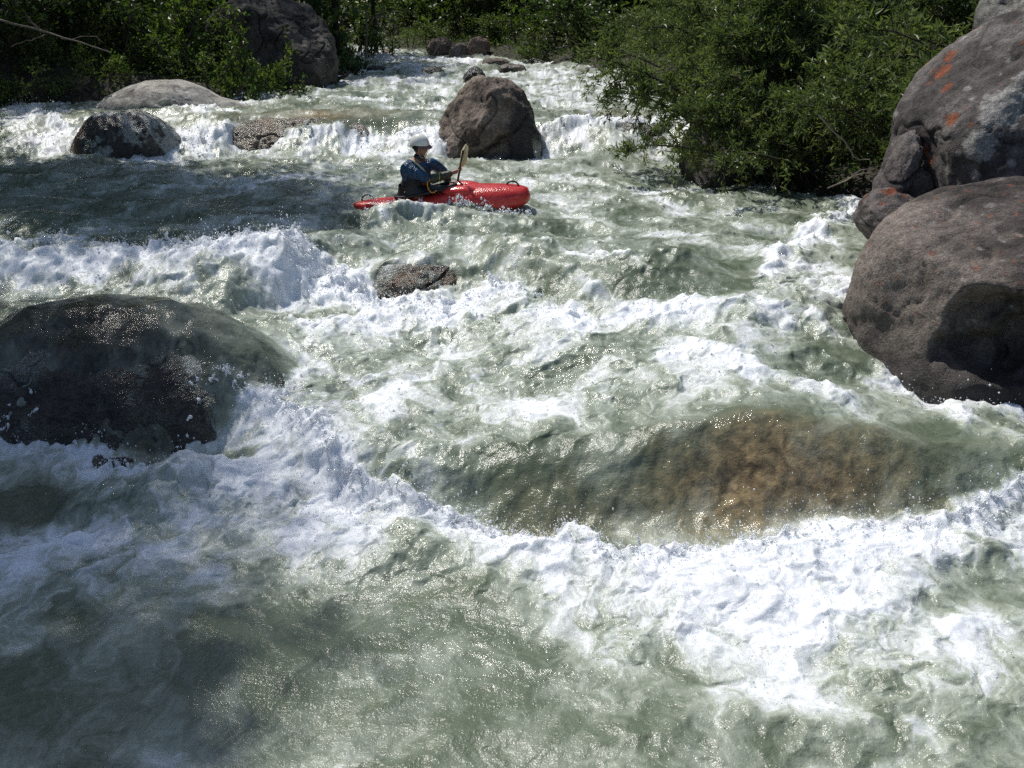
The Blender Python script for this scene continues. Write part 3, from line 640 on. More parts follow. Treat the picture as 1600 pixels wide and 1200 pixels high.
def tubes(paths, sides=5):
    V, F, off = [], [], 0
    an = np.linspace(0, 2*np.pi, sides, endpoint=False)
    for pts, rad in paths:
        pts = np.asarray(pts, float); n = len(pts)
        d = np.gradient(pts, axis=0); d /= np.linalg.norm(d, axis=1)[:, None]+1e-9
        r = np.where(np.abs(d[:, 2:3]) < 0.9, np.array([[0, 0, 1.]]), np.array([[1., 0, 0]]))
        a = np.cross(d, r); a /= np.linalg.norm(a, axis=1)[:, None]+1e-9; b = np.cross(d, a)
        v = pts[:, None]+np.asarray(rad)[:, None, None]*(np.cos(an)[None, :, None]*a[:, None]+np.sin(an)[None, :, None]*b[:, None])
        V.append(v.reshape(-1, 3))
        i = (np.arange(n-1)[:, None]*sides+np.arange(sides)[None]).ravel(); j = (np.arange(n-1)[:, None]*sides+(np.arange(sides)+1)[None] % sides).ravel()
        F.append(np.stack([i, j, j+sides, i+sides], 1)+off); off += n*sides
    return np.concatenate(V), np.concatenate(F)
def leaves(pos, dirs, L, W, rg, fold=0.25, up=0.6):
    n = len(pos); d = dirs/(np.linalg.norm(dirs, axis=1)[:, None]+1e-9)
    r = rg.normal(size=(n, 3)); r[:, 2] += up*2
    s = np.cross(d, r); s /= np.linalg.norm(s, axis=1)[:, None]+1e-9
    nn = np.cross(s, d)
    l = (L*rg.uniform(0.6, 1.25, n))[:, None]; w_ = (W*rg.uniform(0.7, 1.2, n))[:, None]
    tip = pos+d*l; mid = pos+d*l*0.48
    v = np.stack([pos, mid+s*w_/2+nn*w_*fold, tip-nn*l*0.12, mid-s*w_/2+nn*w_*fold], 1).reshape(-1, 3)
    k = np.arange(n)[:, None]*4
    f = np.concatenate([k+np.array([[0, 1, 2]]), k+np.array([[0, 2, 3]])])
    var = np.clip(0.45+0.5*fbm3(pos.astype(np.float32)*2.3, 5, 2)+rg.normal(0, 0.2, n), 0, 1)
    return v, f, np.repeat(var, 4)
def grow(seed, H, spread, ns, twigs, lpt, L, W, lean=(0, 0, 0), droop=0.15, t0=0.2, rad=0.018, twl=0.35, base=0.25, el=(50, 85)):
    rg = np.random.default_rng(seed); P = []; lp, ld = [], []
    for i in range(ns):
        az = rg.uniform(0, 2*np.pi); e = R(rg.uniform(*el)); Ls = H*rg.uniform(0.65, 1.1)
        b = np.array([rg.normal(0, base), rg.normal(0, base), -0.15])
        d = np.array([math.cos(az)*math.cos(e)*spread, math.sin(az)*math.cos(e)*spread, math.sin(e)])
        t = np.linspace(0, 1, 9)[:, None]; wob = np.cumsum(rg.normal(0, 0.022*Ls, (9, 3)), 0)*t
        pts = b+d*Ls*t+np.array(lean)*Ls*t**1.6+np.array([0, 0, -droop*Ls])*t**2.4+wob
        P.append((pts, rad*(1-0.8*t[:, 0])*rg.uniform(0.6, 1.2)))
        for k in range(twigs):
            tt = t0+(1-t0)*rg.uniform(0, 1)**0.8; x = tt*8; j = min(int(x), 7); s0 = pts[j]+(pts[j+1]-pts[j])*(x-j)
            sd = pts[j+1]-pts[j]; sd /= np.linalg.norm(sd)
            v = sd*0.6+rg.normal(0, 0.75, 3); v[2] += 0.15; v /= np.linalg.norm(v)
            l = twl*rg.uniform(0.5, 1.3)*(1.2-0.6*tt)
            q = np.linspace(0, 1, 4)[:, None]; tp = s0+v*l*q+np.array([0, 0, -droop*0.8*l])*q**2
            P.append((tp, 0.0045*(1-0.7*q[:, 0])))
            n = max(2, int(lpt*rg.uniform(0.6, 1.4))); tq = rg.uniform(0.1, 1.05, n)[:, None]
            lp.append(s0+v*l*tq+np.array([0, 0, -droop*0.8*l])*tq**2+rg.normal(0, 0.015, (n, 3)))
            ld.append(v*0.7+rg.normal(0, 0.7, (n, 3)))
    lp = np.concatenate(lp); ld = np.concatenate(ld)
    return tubes(P, 4), leaves(lp, ld, L, W, rg)
def plant_proto(kind, data, lm, bm_):
    (tv, tf), (lv, lf, var) = data
    r = bpy.data.objects.new(kind, None)
    st = mesh_np('stem', tv, tf, bm_, True); fo_ = mesh_np('foliage', lv, lf, lm, False, {'var': var})
    COL.objects.unlink(st); COL.objects.unlink(fo_)
    return r, (st, fo_)
def put(proto, loc, rz, sc, label, cat, group=None, tilt=0):
    r = proto[0].copy(); COL.objects.link(r); r.empty_display_size = 0.1
    r.location = loc; r.rotation_euler = (tilt, 0, rz); r.scale = sc if isinstance(sc, tuple) else (sc, sc, sc)
    tag(r, label, cat, group)
    for ch in proto[1]:
        c_ = ch.copy(); COL.objects.link(c_); c_.parent = r
    return r
def gz(x, y): return float(ground_z(np.array([x]), np.array([y]))[0])

BUSH = [plant_proto('bush', grow(201+i, 1.0, 0.85, 13, 24, 9, 0.050, 0.030, droop=0.12, t0=0.12, twl=0.26), LEAF_A, BARK) for i in range(4)]
BUSHD = [plant_proto('bush', grow(221+i, 1.0, 0.9, 11, 20, 8, 0.068, 0.036, droop=0.10, t0=0.10, twl=0.30), LEAF_D, BARKD) for i in range(2)]
LOWB = [plant_proto('bush', grow(211+i, 0.62, 1.35, 15, 18, 9, 0.046, 0.028, droop=0.25, t0=0.1, twl=0.24, el=(25, 75)), LEAF_A, BARK) for i in range(2)]
LW = [  # photo x, distance, size, height factor, label: left bank
 (15, 20.9, 1.25, 0.8, 'low dark green bush at the left end of the bank', 1),
 (85, 21.5, 1.35, 0.75, 'low leafy bush on the left bank between the leftmost bush and the whale shaped rock', 1),
 (165, 22.9, 1.25, 1.0, 'rounded bush directly behind the left end of the whale shaped rock', 1),
 (255, 23.0, 1.20, 1.0, 'bright leafed bush directly behind the middle of the whale shaped rock', 1),
 (345, 23.3, 1.45, 1.0, 'yellow green bush behind the tail of the whale shaped rock', 0),
 (400, 23.9, 1.7, 1.15, 'bush spreading over the foot of the large dark boulder', 1),
 (440, 24.0, 1.6, 1.0, 'small bush with bright leaves in front of the large dark boulder', 1),
 (40, 22.9, 2.1, 1.05, 'tall dark bush rising behind the leftmost low bushes', 0),
 (120, 23.7, 2.2, 1.0, 'tall bush under the bare grey branch on the left bank', 0),
 (205, 24.3, 2.2, 1.05, 'tall bush with large pale leaves above the whale shaped rock', 0),
 (290, 24.6, 2.1, 1.1, 'upright bush between the pale leafed bush and the large dark boulder', 0),
 (352, 24.5, 2.2, 1.1, 'leafy bush against the left side of the large dark boulder', 0),
 (555, 29.5, 1.05, 0.9, 'bush leaning over the water at the tip of the left bank', 0),
 (520, 32.0, 1.9, 1.1, 'bush of thin dark stems behind the large dark boulder', 0),
 (590, 38.0, 1.7, 0.9, 'small bush beside the river where it turns out of sight', 0),
]
for k, (px, yy, sc, hf, lab, low) in enumerate(LW):
    x = (px-800)/FPX*yy/math.cos(PITCH)*0.985
    pr = (LOWB[k % 2] if low else BUSHD[k % 2] if k in (7, 8, 10, 13, 14) else BUSH[k % 4])
    z = gz(x, yy)
    put(pr, (x, yy, max(z, float(base_z(np.array([x]), np.array([yy]))[0])-0.05)), k*1.9, (sc*1.15, sc*1.05, sc*hf*(1.5 if low else 1.0)), lab, 'bush', 'bushes along the left bank')

# willows overhanging from the right bank
WIL = [plant_proto('willow', grow(231+i, 2.3, 0.9, 19, 27, 25, 0.092, 0.023, lean=(-0.32, -0.10, 0), droop=0.38, t0=0.34, twl=0.50, rad=0.03, base=0.3, el=(40, 80)), LEAF_W, BARKD) for i in range(3)]
RW = [  # x, y, scale, turn, label
 (4.25, 14.9, 1.15, 0.0, 'willow hanging lowest over the water, its bare twigs dipping in the current'),
 (5.9, 14.2, 1.15, 0.3, 'dark leafed willow between the hanging willow and the lichen patched boulder'),
 (4.35, 17.2, 1.35, -0.3, 'spreading willow above the dark shaded boulder on the right bank'),
 (5.6, 16.8, 1.6, 0.2, 'tall willow behind the hanging willow on the right bank'),
 (5.35, 20.3, 1.4, -0.2, 'pale green willow reaching over the rapids right of the midstream boulder'),
 (6.0, 20.0, 1.7, 0.5, 'tall dense willow in the second row of the right bank'),
 (5.8, 23.6, 1.35, 0.1, 'willow bush upstream of the pale green willow, low over the white water'),
 (5.0, 27.5, 1.3, 0.4, 'willow bush at the far end of the right bank row'),
 (7.2, 13.4, 1.5, 0.1, 'willow in deep shade beside the tall lichen patched boulder'),
 (8.4, 15.8, 1.8, 0.3, 'willow rising above the pale boulder at the top corner'),
 (6.6, 25.5, 1.7, 0.2, 'tall willow behind the willow bushes at the far end of the right bank'),
]
for k, (x, y, sc, rz, lab) in enumerate(RW):
    put(WIL[k % 3], (x, y, gz(x, y)), rz, sc, lab, 'willow', 'willows on the right bank')
FB = [
 (2.9, 35.5, 2.6, 'tall bush behind the bright bush of the far right bank'), (-1.6, 45.0, 2.6, 'tall bush in the middle of the far bank, behind the reddish brush'), (-8.2, 43.0, 2.4, 'tall bush left of the turn of the river'), (-4.4, 50.0, 2.8, 'tall dark bush at the very end of the visible river'), (-7.2, 51.0, 2.8, 'bush behind the bare leafless sapling near the far bend'),  # bushes at the far bend, right side
 (3.6, 33.0, 1.9, 'bright bush on the far right bank above the low brown stone'),
 (1.6, 38.0, 2.0, 'sunlit bush on the far bank behind the rounded grey stone'),
 (-0.6, 41.0, 1.6, 'reddish green brush over the reddish stone at the far bend'),
 (-3.2, 43.5, 1.5, 'low bush behind the brown boulder with the leaning stick'),
 (0.6, 36.2, 1.1, 'small brush clump at the water between the stones of the far bank'),
 (-6.0, 46.5, 1.9, 'dark bush closing the view where the river turns'),
]
for k, (x, y, sc, lab) in enumerate(FB):
    put(BUSHD[k % 2] if k in (0, 1, 3, 4, 10) else BUSH[(k+1) % 4], (x, y, gz(x, y)), k*1.3, (sc*1.3, sc*1.2, sc*(0.85 if k != 2 else 0.6)), lab, 'bush', 'bushes on the far bank')

# trees
def tree(seed, H, cr, z0, nb, lpb, L, W, lean=(0, 0), rad=0.14):
    rg = np.random.default_rng(seed); P = []; lp, ld = [], []
    t = np.linspace(0, 1, 14)[:, None]; wob = np.cumsum(rg.normal(0, 0.012*H, (14, 3)), 0)*[1, 1, 0]
    tr = np.array([0, 0, -0.3])+np.array([lean[0], lean[1], 0])*t**1.5+np.array([0, 0, H+0.3])*t+wob*t
    P.append((tr, rad*(1-0.85*t[:, 0])))
    for i in range(nb):
        h = rg.uniform(0, 1)**0.8; z = z0+(H-z0)*h; x = np.clip((z+0.3)/(H+0.3), 0, 1)*13; j = min(int(x), 12); s0 = tr[j]+(tr[j+1]-tr[j])*(x-j)
        az = rg.uniform(0, 2*np.pi); prof = math.sin(math.pi*min(0.15+h*0.85, 1))**0.7; l = cr*rg.uniform(0.5, 1.15)*max(prof, 0.25)
        d = np.array([math.cos(az), math.sin(az), rg.uniform(0.0, 0.7)]); q = np.linspace(0, 1, 6)[:, None]
        bp = s0+d*l*q+np.array([0, 0, -0.18*l])*q**2+np.cumsum(rg.normal(0, 0.02*l, (6, 3)), 0)*q
        P.append((bp, rad*0.26*(1-0.85*q[:, 0])))
        n = lpb; tq = rg.uniform(0.2, 1.05, n); idx = np.clip((tq*5).astype(int), 0, 4); b_ = bp[idx]+(bp[idx+1]-bp[idx])*(tq*5-idx)[:, None]
        cl = rg.normal(0, 1, (max(3, n//22), 3))*0.22*l; lp.append(b_+cl[rg.integers(0, len(cl), n)]+rg.normal(0, 0.09*l, (n, 3))); ld.append(d+rg.normal(0, 0.8, (n, 3)))
    lp = np.concatenate(lp); ld = np.concatenate(ld)
    return tubes(P, 6), leaves(lp, ld, L, W, rg)
def tree_proto(data, lm):
    pr = plant_proto('tree', data, lm, BARKD); pr[1][0].name = 'trunk'; pr[1][1].name = 'crown'; return pr
TALL = [tree_proto(tree(301+i, 11.5, 2.9, 2.6, 60, 190, 0.13, 0.085), LEAF_D) for i in range(3)]
OVER = [tree_proto(tree(311+i, 9.5, 2.7, 4.3, 70, 520, 0.125, 0.085, lean=(3.4, 0)), LEAF_A) for i in range(2)]
TH = [(-5.6, 34.0, 0.8, 'slim dark trunk standing just behind the large dark boulder, right of it'), (-6.6, 36.5, 0.9, 'slim tree trunk left of the slim trunk behind the large dark boulder'),
      (-5.2, 40.5, 0.75, 'thin leaning tree by the bush where the river turns'), (-9.5, 31.0, 1.0, 'tree trunk behind the left bank bushes and left of the large dark boulder'),
      (-14.0, 27.5, 1.0, 'tree standing behind the tall bush under the bare branch'), (-18.0, 30.0, 1.1, 'tree in dark shade behind the leftmost bushes'),
      (-2.6, 47.0, 1.0, 'straight dark trunk behind the far bend, above the leaning stick'), (-0.2, 46.0, 1.05, 'tree behind the reddish brush of the far bank'),
      (2.6, 43.0, 1.0, 'tree behind the sunlit bush of the far bank'), (5.6, 39.0, 1.0, 'tree behind the bright bush on the far right bank'),
      (7.0, 31.0, 1.0, 'tree behind the willow bushes at the far end of the right bank'), (8.4, 24.5, 1.05, 'tree in the shade behind the dense second row willow'),
      (9.6, 19.5, 1.0, 'tree behind the tall willows near the pale corner boulder')]
for k, (x, y, sc, lab) in enumerate(TH):
    put(TALL[k % 3], (x, y, gz(x, y)), k*2.1, sc, lab, 'tree', 'trees of the forest behind the banks')
# the leaning trees of the near left bank, whose crowns shade the water
for k, (x, y, rz, sc, lab) in enumerate([
    (-10.9, 17.4, 0.0, 1.1, 'tree leaning out from the left bank over the shaded pool'),
    (-12.2, 20.0, -0.5, 1.0, 'second leaning tree upstream of the tree over the shaded pool'),
    (-13.1, 10.9, 0.0, (1.3, 0.85, 1.3), 'leaning tree beside the front rapid on the left bank'),
    (-14.1, 13.4, 0.0, (1.3, 0.7, 1.3), 'leaning tree beside the broad drowned boulder')]):
    put(OVER[k % 2], (x, y, gz(x, y)), rz, sc, lab, 'tree', 'trees leaning over the river from the left bank')
# the wood behind, one mass
def wood():
    rg = np.random.default_rng(77); P = []; lp, ld = [], []
    n = 0
    while n < 230:
        x, y = rg.uniform(-42, 26), rg.uniform(20, 72)
        d = float(bank_d(np.array([x]), np.array([y]))[0])
        if (y < 52 and d < (4.5 if y < 32 else 2.2)) or (abs(x) < 9 and y < 26): continue
        n += 1; z = gz(x, y); H = rg.uniform(7, 14)
        t = np.linspace(0, 1, 6)[:, None]; P.append((np.array([x, y, z-0.3])+np.array([rg.normal(0, .5), rg.normal(0, .5), H])*t, rg.uniform(0.07, 0.18)*(1-0.7*t[:, 0])))
        m_ = 1500; h = rg.uniform(0.02, 1, m_); rr = 2.6*np.sqrt(rg.uniform(0, 1, m_))*(1.1-0.7*h); a_ = rg.uniform(0, 2*np.pi, m_)
        cl = rg.normal(0, 0.5, (30, 3)); p_ = np.stack([x+rr*np.cos(a_), y+rr*np.sin(a_), z+H*h], 1)+cl[rg.integers(0, 30, m_)]
        lp.append(p_); ld.append(rg.normal(0, 1, (m_, 3)))
    lp = np.concatenate(lp); ld = np.concatenate(ld)
    tv, tf = tubes(P, 6); lv, lf, var = leaves(lp, ld, 0.34, 0.22, rg)
    o = mesh_np('forest', np.concatenate([tv, lv]), [tf, lf+len(tv)], LEAF_D, False, {'var': np.concatenate([np.zeros(len(tv)), var])})
    o.data.materials.append(BARKD); mi = np.zeros(len(o.data.polygons), np.int32); mi[:len(tf)] = 1; o.data.polygons.foreach_set('material_index', mi)
    tag(o, 'dark forest closing the view behind the banks', 'forest', kind='stuff')
wood()
# undergrowth on the banks
def under():
    rg = np.random.default_rng(78); n = 52000
    y = rg.uniform(5, 50, n*3); x = rg.uniform(-24, 14, n*3); d = bank_d(x, y); ok = (d > 0.15) & (d < 9) & (rg.uniform(0, 1, n*3) < 0.9); x, y = x[ok][:n], y[ok][:n]
    z = ground_z(x, y); p_ = np.stack([x, y, z+0.28*rg.uniform(0, 1, len(x))**2+0.02], 1); dd = rg.normal(0, 1, (len(x), 3)); dd[:, 2] = np.abs(dd[:, 2])
    lv, lf, var = leaves(p_, dd, 0.13, 0.05, rg); tag(mesh_np('undergrowth', lv, lf, LEAF_A, False, {'var': var*0.7}), 'low leafy ground cover on the banks', 'undergrowth', kind='stuff')
under()
# bare branches, sticks and snags
def branch(name, label, cat, paths, mat=DEADW, group=None):
    v, f = tubes(paths, 6); o_ = Vector(v[0]); v = v-np.array(o_)[None]
    o = mesh_np(name, v, f, mat, True); o.location = o_; tag(o, label, cat, group); return o
def pline(pts, Y, r0, r1, n=8, dz=0.0):
    q = np.array([atY(px, py, yy) for (px, py), yy in zip(pts, Y if hasattr(Y, '__len__') else [Y]*len(pts))])
    s = np.linspace(0, len(q)-1, n); i = np.clip(s.astype(int), 0, len(q)-2); p_ = q[i]+(q[i+1]-q[i])*(s-i)[:, None]
    rg = np.random.default_rng(abs(int(pts[0][0]))+abs(int(pts[0][1]))); p_ = p_+rg.normal(0, 0.012, p_.shape)
    return p_, np.linspace(r0, r1, n)
branch('dead_branch', 'bare grey branch sloping down across the left bank bushes', 'branch', [pline([(-60, 18), (60, 48), (175, 82)], [21.2, 21.0, 20.9], 0.028, 0.010, 10), pline([(64, 50), (40, 26)], 21.0, 0.012, 0.004), pline([(70, 53), (45, 28), (38, 20)], 21.05, 0.011, 0.004), pline([(20, 72), (70, 54)], 20.95, 0.006, 0.012), pline([(95, 60), (150, 56), (160, 66)], 21, 0.008, 0.003)])
branch('leaning_stick', 'pale stick leaning on the brown boulder at the far bend', 'branch', [pline([(676, 88), (690, 64)], [38.6, 38.6], 0.035, 0.02, 5)])
branch('snag', 'dark driftwood snag at the water below the large dark boulder', 'driftwood', [pline([(522, 124), (540, 120), (546, 112)], 26.4, 0.06, 0.03, 6), pline([(518, 122), (535, 114)], 26.4, 0.03, 0.015, 5)], BARKD)
branch('bare_twigs', 'bare dark twigs dipping into the water under the hanging willow', 'branch', [pline([(1180, 285), (1130, 300), (1112, 292)], 14.4, 0.016, 0.006, 7), pline([(1135, 299), (1122, 326)], 14.4, 0.010, 0.005, 5), pline([(1115, 293), (1121, 322)], 14.4, 0.007, 0.004, 5), pline([(1195, 285), (1185, 315)], 14.3, 0.010, 0.004, 5), pline([(1240, 285), (1228, 328), (1212, 330)], 14.2, 0.010, 0.004, 6)], BARKD)
branch('bare_branch', 'upper bare grey branch reaching toward the left side of the lichen patched boulder', 'branch', [pline([(1280, 180), (1330, 235), (1340, 250), (1358, 248)], 12.2, 0.012, 0.005, 9)])
branch('bare_branch', 'bare grey branch just above the water pointing at the left foot of the stacked boulders', 'branch', [pline([(1290, 296), (1340, 272), (1388, 270)], 11.8, 0.008, 0.004, 8), pline([(1320, 281), (1350, 262), (1395, 258)], 11.8, 0.007, 0.003, 8)])
branch('bare_sapling', 'bare leafless sapling left of the far bend', 'sapling', [pline([(572, 92), (574, 40), (570, -5)], 34, 0.035, 0.015, 8), pline([(574, 30), (600, 22), (640, 16)], 34, 0.015, 0.006, 6), pline([(574, 26), (620, 28)], 34, 0.012, 0.005, 5)], DEADW)
# ================================================================ KAYAK AND PADDLER
KX, KY, KZ = -0.95, 13.55, 0.0
kw = water_at(KX, KY-0.5)
KAY = empty('kayak', (KX, KY, -0.005), 'red whitewater kayak with black grab loops crossing the rapids', 'kayak')
KAY.rotation_euler = (R(5), R(-2.5), R(-9))
red = NT('red_plastic')
red.p(Base_Color=red.mix(red.mapr(red.noise(9, 4, vec=red.objco()), 0.35, 0.65), rgb(0.44, 0.022, 0.020), rgb(0.60, 0.05, 0.04)), Roughness=red.mapr(red.noise(30, 3, vec=red.objco()), 0.3, 0.7, 0.12, 0.3),
      Normal=red.bump(red.noise(45, 3, vec=red.objco()), 0.006))
RED = red.m
BLACK = plain('black_rubber', (0.012, 0.012, 0.013), 0.45, 0.5, 0.004, 60)
def loft(name, st, mat, parent, nseg=40, e=2.5, closed=True):
    V = []; a = np.linspace(0, 2*np.pi, nseg, endpoint=False)
    for (x, w_, zt, zb_, zw) in st:                    # zw: height of the widest line
        c_, s_ = np.cos(a), np.sin(a)
        yy = w_*np.sign(c_)*np.abs(c_)**(2/e)
        zz = np.where(s_ > 0, zw+(zt-zw)*np.abs(s_)**(2/2.1), zw-(zw-zb_)*np.abs(s_)**(2/3.2))
        V.append(np.stack([np.full(nseg, x), yy, zz], 1))
    n = len(st); V = np.concatenate(V)
    i = (np.arange(n-1)[:, None]*nseg+np.arange(nseg)[None]).ravel(); j = (np.arange(n-1)[:, None]*nseg+(np.arange(nseg)+1)[None] % nseg).ravel()
    F = np.stack([i, j, j+nseg, i+nseg], 1)
    c0, c1 = V[:nseg].mean(0), V[-nseg:].mean(0); k = len(V); V = np.concatenate([V, [c0, c1]])
    ar = np.arange(nseg); b_ = (ar+1) % nseg
    T_ = np.concatenate([np.stack([b_, ar, np.full(nseg, k)], 1), np.stack([ar+(n-1)*nseg, b_+(n-1)*nseg, np.full(nseg, k+1)], 1)])
    return mesh_np(name, V, [F, T_], mat, True, None, parent)
kx = np.array([-1.22, -1.19, -1.12, -1.0, -0.8, -0.6, -0.4, -0.2, 0, 0.2, 0.4, 0.6, 0.8, 0.95, 1.05, 1.13, 1.18, 1.205, 1.215])
def cub(xs, ys): return np.interp(kx, xs, ys)
kwid = cub([-1.22, -1.19, -1.12, -1.0, -0.6, -0.2, 0.2, 0.6, 0.9, 1.05, 1.13, 1.18, 1.205, 1.215], [0.03, 0.07, 0.115, 0.17, 0.28, 0.325, 0.33, 0.305, 0.255, 0.215, 0.18, 0.14, 0.10, 0.045])
kdk = cub([-1.22, -1.12, -1, -0.6, -0.3, 0, 0.2, 0.4, 0.7, 1.0, 1.1, 1.18, 1.205, 1.215], [0.085, 0.115, 0.13, 0.15, 0.18, 0.235, 0.285, 0.312, 0.308, 0.295, 0.283, 0.252, 0.215, 0.16])
kkl = cub([-1.22, -1.12, -1, -0.6, 0, 0.6, 0.9, 1.1, 1.18, 1.205, 1.215], [0.05, 0.0, -0.04, -0.09, -0.11, -0.09, -0.04, 0.02, 0.06, 0.085, 0.11])
kmid = cub([-1.22, -1, -0.6, 0, 0.6, 1.0, 1.215], [0.065, 0.06, 0.05, 0.07, 0.09, 0.12, 0.135])
xf = np.linspace(-1.22, 1.215, 70); I_ = lambda q: np.interp(xf, kx, np.convolve(np.pad(q, 1, mode='edge'), [0.2, 0.6, 0.2], 'valid'))
hull = loft('hull', list(zip(xf, I_(kwid), I_(kdk), I_(kkl), I_(kmid))), RED, KAY)
def curve_tube(name, pts, r, mat, parent, sides=8, n=None):
    v, f = tubes([(np.array(pts), np.full(len(pts), r))], sides); return mesh_np(name, v, f, mat, True, None, parent)
def loop_pts(cx, cz, L, h, y=0.0):
    t = np.linspace(0, np.pi, 12); return [(cx-L/2*math.cos(q), y, cz+h*math.sin(q)) for q in t]
curve_tube('grab_loop', loop_pts(-1.02, 0.115, 0.16, 0.085), 0.012, BLACK, KAY)
curve_tube('grab_loop', loop_pts(0.985, 0.27, 0.17, 0.075), 0.012, BLACK, KAY)
t_ = np.linspace(0, 2*np.pi, 40)
rim = [(-0.20+0.42*math.cos(q), 0.225*math.sin(q), 0.245+0.075*math.cos(q)) for q in t_]
curve_tube('cockpit_rim', rim, 0.02, BLACK, KAY)
# moulded ridge along the deck edge and a knee bump
v, f = tubes([(np.array([(x, -np.interp(x, xf, I_(kwid))*0.93, np.interp(x, xf, I_(kmid))+0.045) for x in np.linspace(-1.0, 1.08, 40)]), np.full(40, 0.018)),
              ], 8)
mesh_np('deck_seam', v, f, RED, True, None, KAY)
def ell(name, loc, dims, mat, parent, level=3, rot=None):
    u, fc = ico(level); p_ = u*np.array(dims)
    if rot is not None: p_ = p_@np.array(rot.to_matrix()).T
    return mesh_np(name, p_+np.array(loc), fc, mat, True, None, parent)
for s_ in (-1, 1): ell('thigh_bulge', (0.30, s_*0.14, 0.255), (0.24, 0.11, 0.075), RED, KAY, 4)
# small dark emblem with a pale mark on the side
def side_patch(name, x0, x1, z0, z1, mat, off):
    xs = np.linspace(x0, x1, 7); zs = np.linspace(z0, z1, 5); V = []
    for z in zs:
        for x in xs:
            w_, zt, zb_, zm = (np.interp(x, xf, I_(q)) for q in (kwid, kdk, kkl, kmid))
            s_ = np.clip(((z-zm)/(zt-zm)) if z > zm else ((zm-z)/(zm-zb_)), 0, 1); pw = 2.1 if z > zm else 3.2
            sn = s_**(pw/2); cn = math.sqrt(max(0, 1-sn*sn)); V.append((x, -w_*cn**(2/2.5)-off, z))
    return mesh_np(name, np.array(V), grid_faces(5, 7), mat, True, None, KAY)
side_patch('emblem', 0.27, 0.35, 0.085, 0.135, BLACK, 0.004)
WHITEP = plain('white_paint', (0.7, 0.7, 0.66), 0.4)
side_patch('emblem_mark', 0.295, 0.315, 0.098, 0.125, WHITEP, 0.007)
side_patch('emblem_mark', 0.352, 0.372, 0.09, 0.125, WHITEP, 0.007)

# ---- paddle, held in both hands
RH = Vector((0.285, 0.02, 0.50)); PD = Vector((0.40, -0.85, 1.0)).normalized()   # up along the shaft
PAD = empty('paddle', KAY.location, 'cream bladed paddle held upright beside the red kayak', 'paddle'); PAD.rotation_euler = KAY.rotation_euler
YELL = plain('cream_blade', (0.62, 0.53, 0.33), 0.35, 0.5, 0, 60, var=0.12)
SHAFT = plain('dark_shaft', (0.03, 0.028, 0.025), 0.4)
LEN0, LEN1 = 0.10, -1.10
curve_tube('shaft', [tuple(RH+PD*q) for q in np.linspace(LEN1, LEN0+0.32, 12)], 0.0155, SHAFT, PAD)
def blade(base, d, wide, L=0.46, W=0.185):
    d = d.normalized(); s_ = (wide-d*wide.dot(d)).normalized(); n_ = d.cross(s_); V = []; nu, nv = 18, 9
    for side in (1, -1):
        for i in range(nu):
            t = i/(nu-1); w_ = W/2*math.sin(math.pi*min(1, (0.06+0.94*t)**0.62*0.985))**0.55*(0.35+0.65*min(1, t*2.4))
            for j in range(nv):
                q = (j/(nv-1)*2-1); th = 0.006*(1-q*q)*(1-0.6*t)+0.0012; V.append(base+d*L*t+s_*q*w_*(1+0.12*q*t)+n_*(side*th+0.03*(t*t)+0.02*q*q))
    f0 = grid_faces(nu, nv); f1 = f0[:, ::-1]+nu*nv; E_ = []
    ring = [i*nv for i in range(nu)]+[(nu-1)*nv+j for j in range(1, nv)]+[i*nv+nv-1 for i in range(nu-2, -1, -1)]+[j for j in range(nv-2, 0, -1)]
    for a_, b_ in zip(ring, ring[1:]+ring[:1]): E_.append((a_, b_, b_+nu*nv, a_+nu*nv))
    return mesh_np('blade', np.array([tuple(v) for v in V]), [f0, f1, np.array(E_)], YELL, True, None, PAD)
blade(RH+PD*LEN0, PD, Vector((0.55, -0.8, -0.3)), 0.44, 0.18)
blade(RH+PD*LEN1, -PD, Vector((0.3, 0.8, 0.5)))

# ---- the paddler
PER = empty('person', KAY.location, 'kayaker in a white helmet and blue jacket paddling the red kayak', 'person'); PER.rotation_euler = KAY.rotation_euler
SKIN = plain('skin', (0.30, 0.155, 0.105), 0.5, 0.4, 0.002, 80)
BLUE = NT('blue_jacket'); BLUE.p(Base_Color=BLUE.mix(BLUE.mapr(BLUE.noise(14, 4, vec=BLUE.objco()), 0.35, 0.65), rgb(0.004, 0.030, 0.078), rgb(0.008, 0.070, 0.16)), Roughness=0.32, Normal=BLUE.bump(BLUE.noise(17, 3, vec=BLUE.objco(), dist=1.2), 0.035)); BLUE = BLUE.m
VEST = plain('black_vest', (0.013, 0.013, 0.015), 0.6, 0.4, 0.01, 40)
MAROON = plain('maroon_panel', (0.09, 0.022, 0.018), 0.6, 0.4, 0.01, 40)
OLIVE = plain('dark_sleeve', (0.035, 0.038, 0.022), 0.5, 0.5, 0.012, 40, var=0.4)
def skin_eval(verts, edges, rad, sub=2, smooth_=True):
    me = bpy.data.meshes.new('tmp'); me.from_pydata([tuple(v) for v in verts], edges, []); o = bpy.data.objects.new('tmp', me); COL.objects.link(o)
    md = o.modifiers.new('s', 'SKIN'); md.use_smooth_shade = True
    for k, r_ in enumerate(rad):
        sv = me.skin_vertices[0].data[k]; sv.radius = r_ if hasattr(r_, '__len__') else (r_, r_); sv.use_root = (k == 0)
    o.modifiers.new('u', 'SUBSURF').levels = sub
    dg = bpy.context.evaluated_depsgraph_get(); ev = o.evaluated_get(dg); m2 = ev.to_mesh()
    V = np.array([v.co[:] for v in m2.vertices]); Fq = [tuple(p.vertices) for p in m2.polygons]
    ev.to_mesh_clear(); bpy.data.objects.remove(o); bpy.data.meshes.remove(me)
    return V, Fq
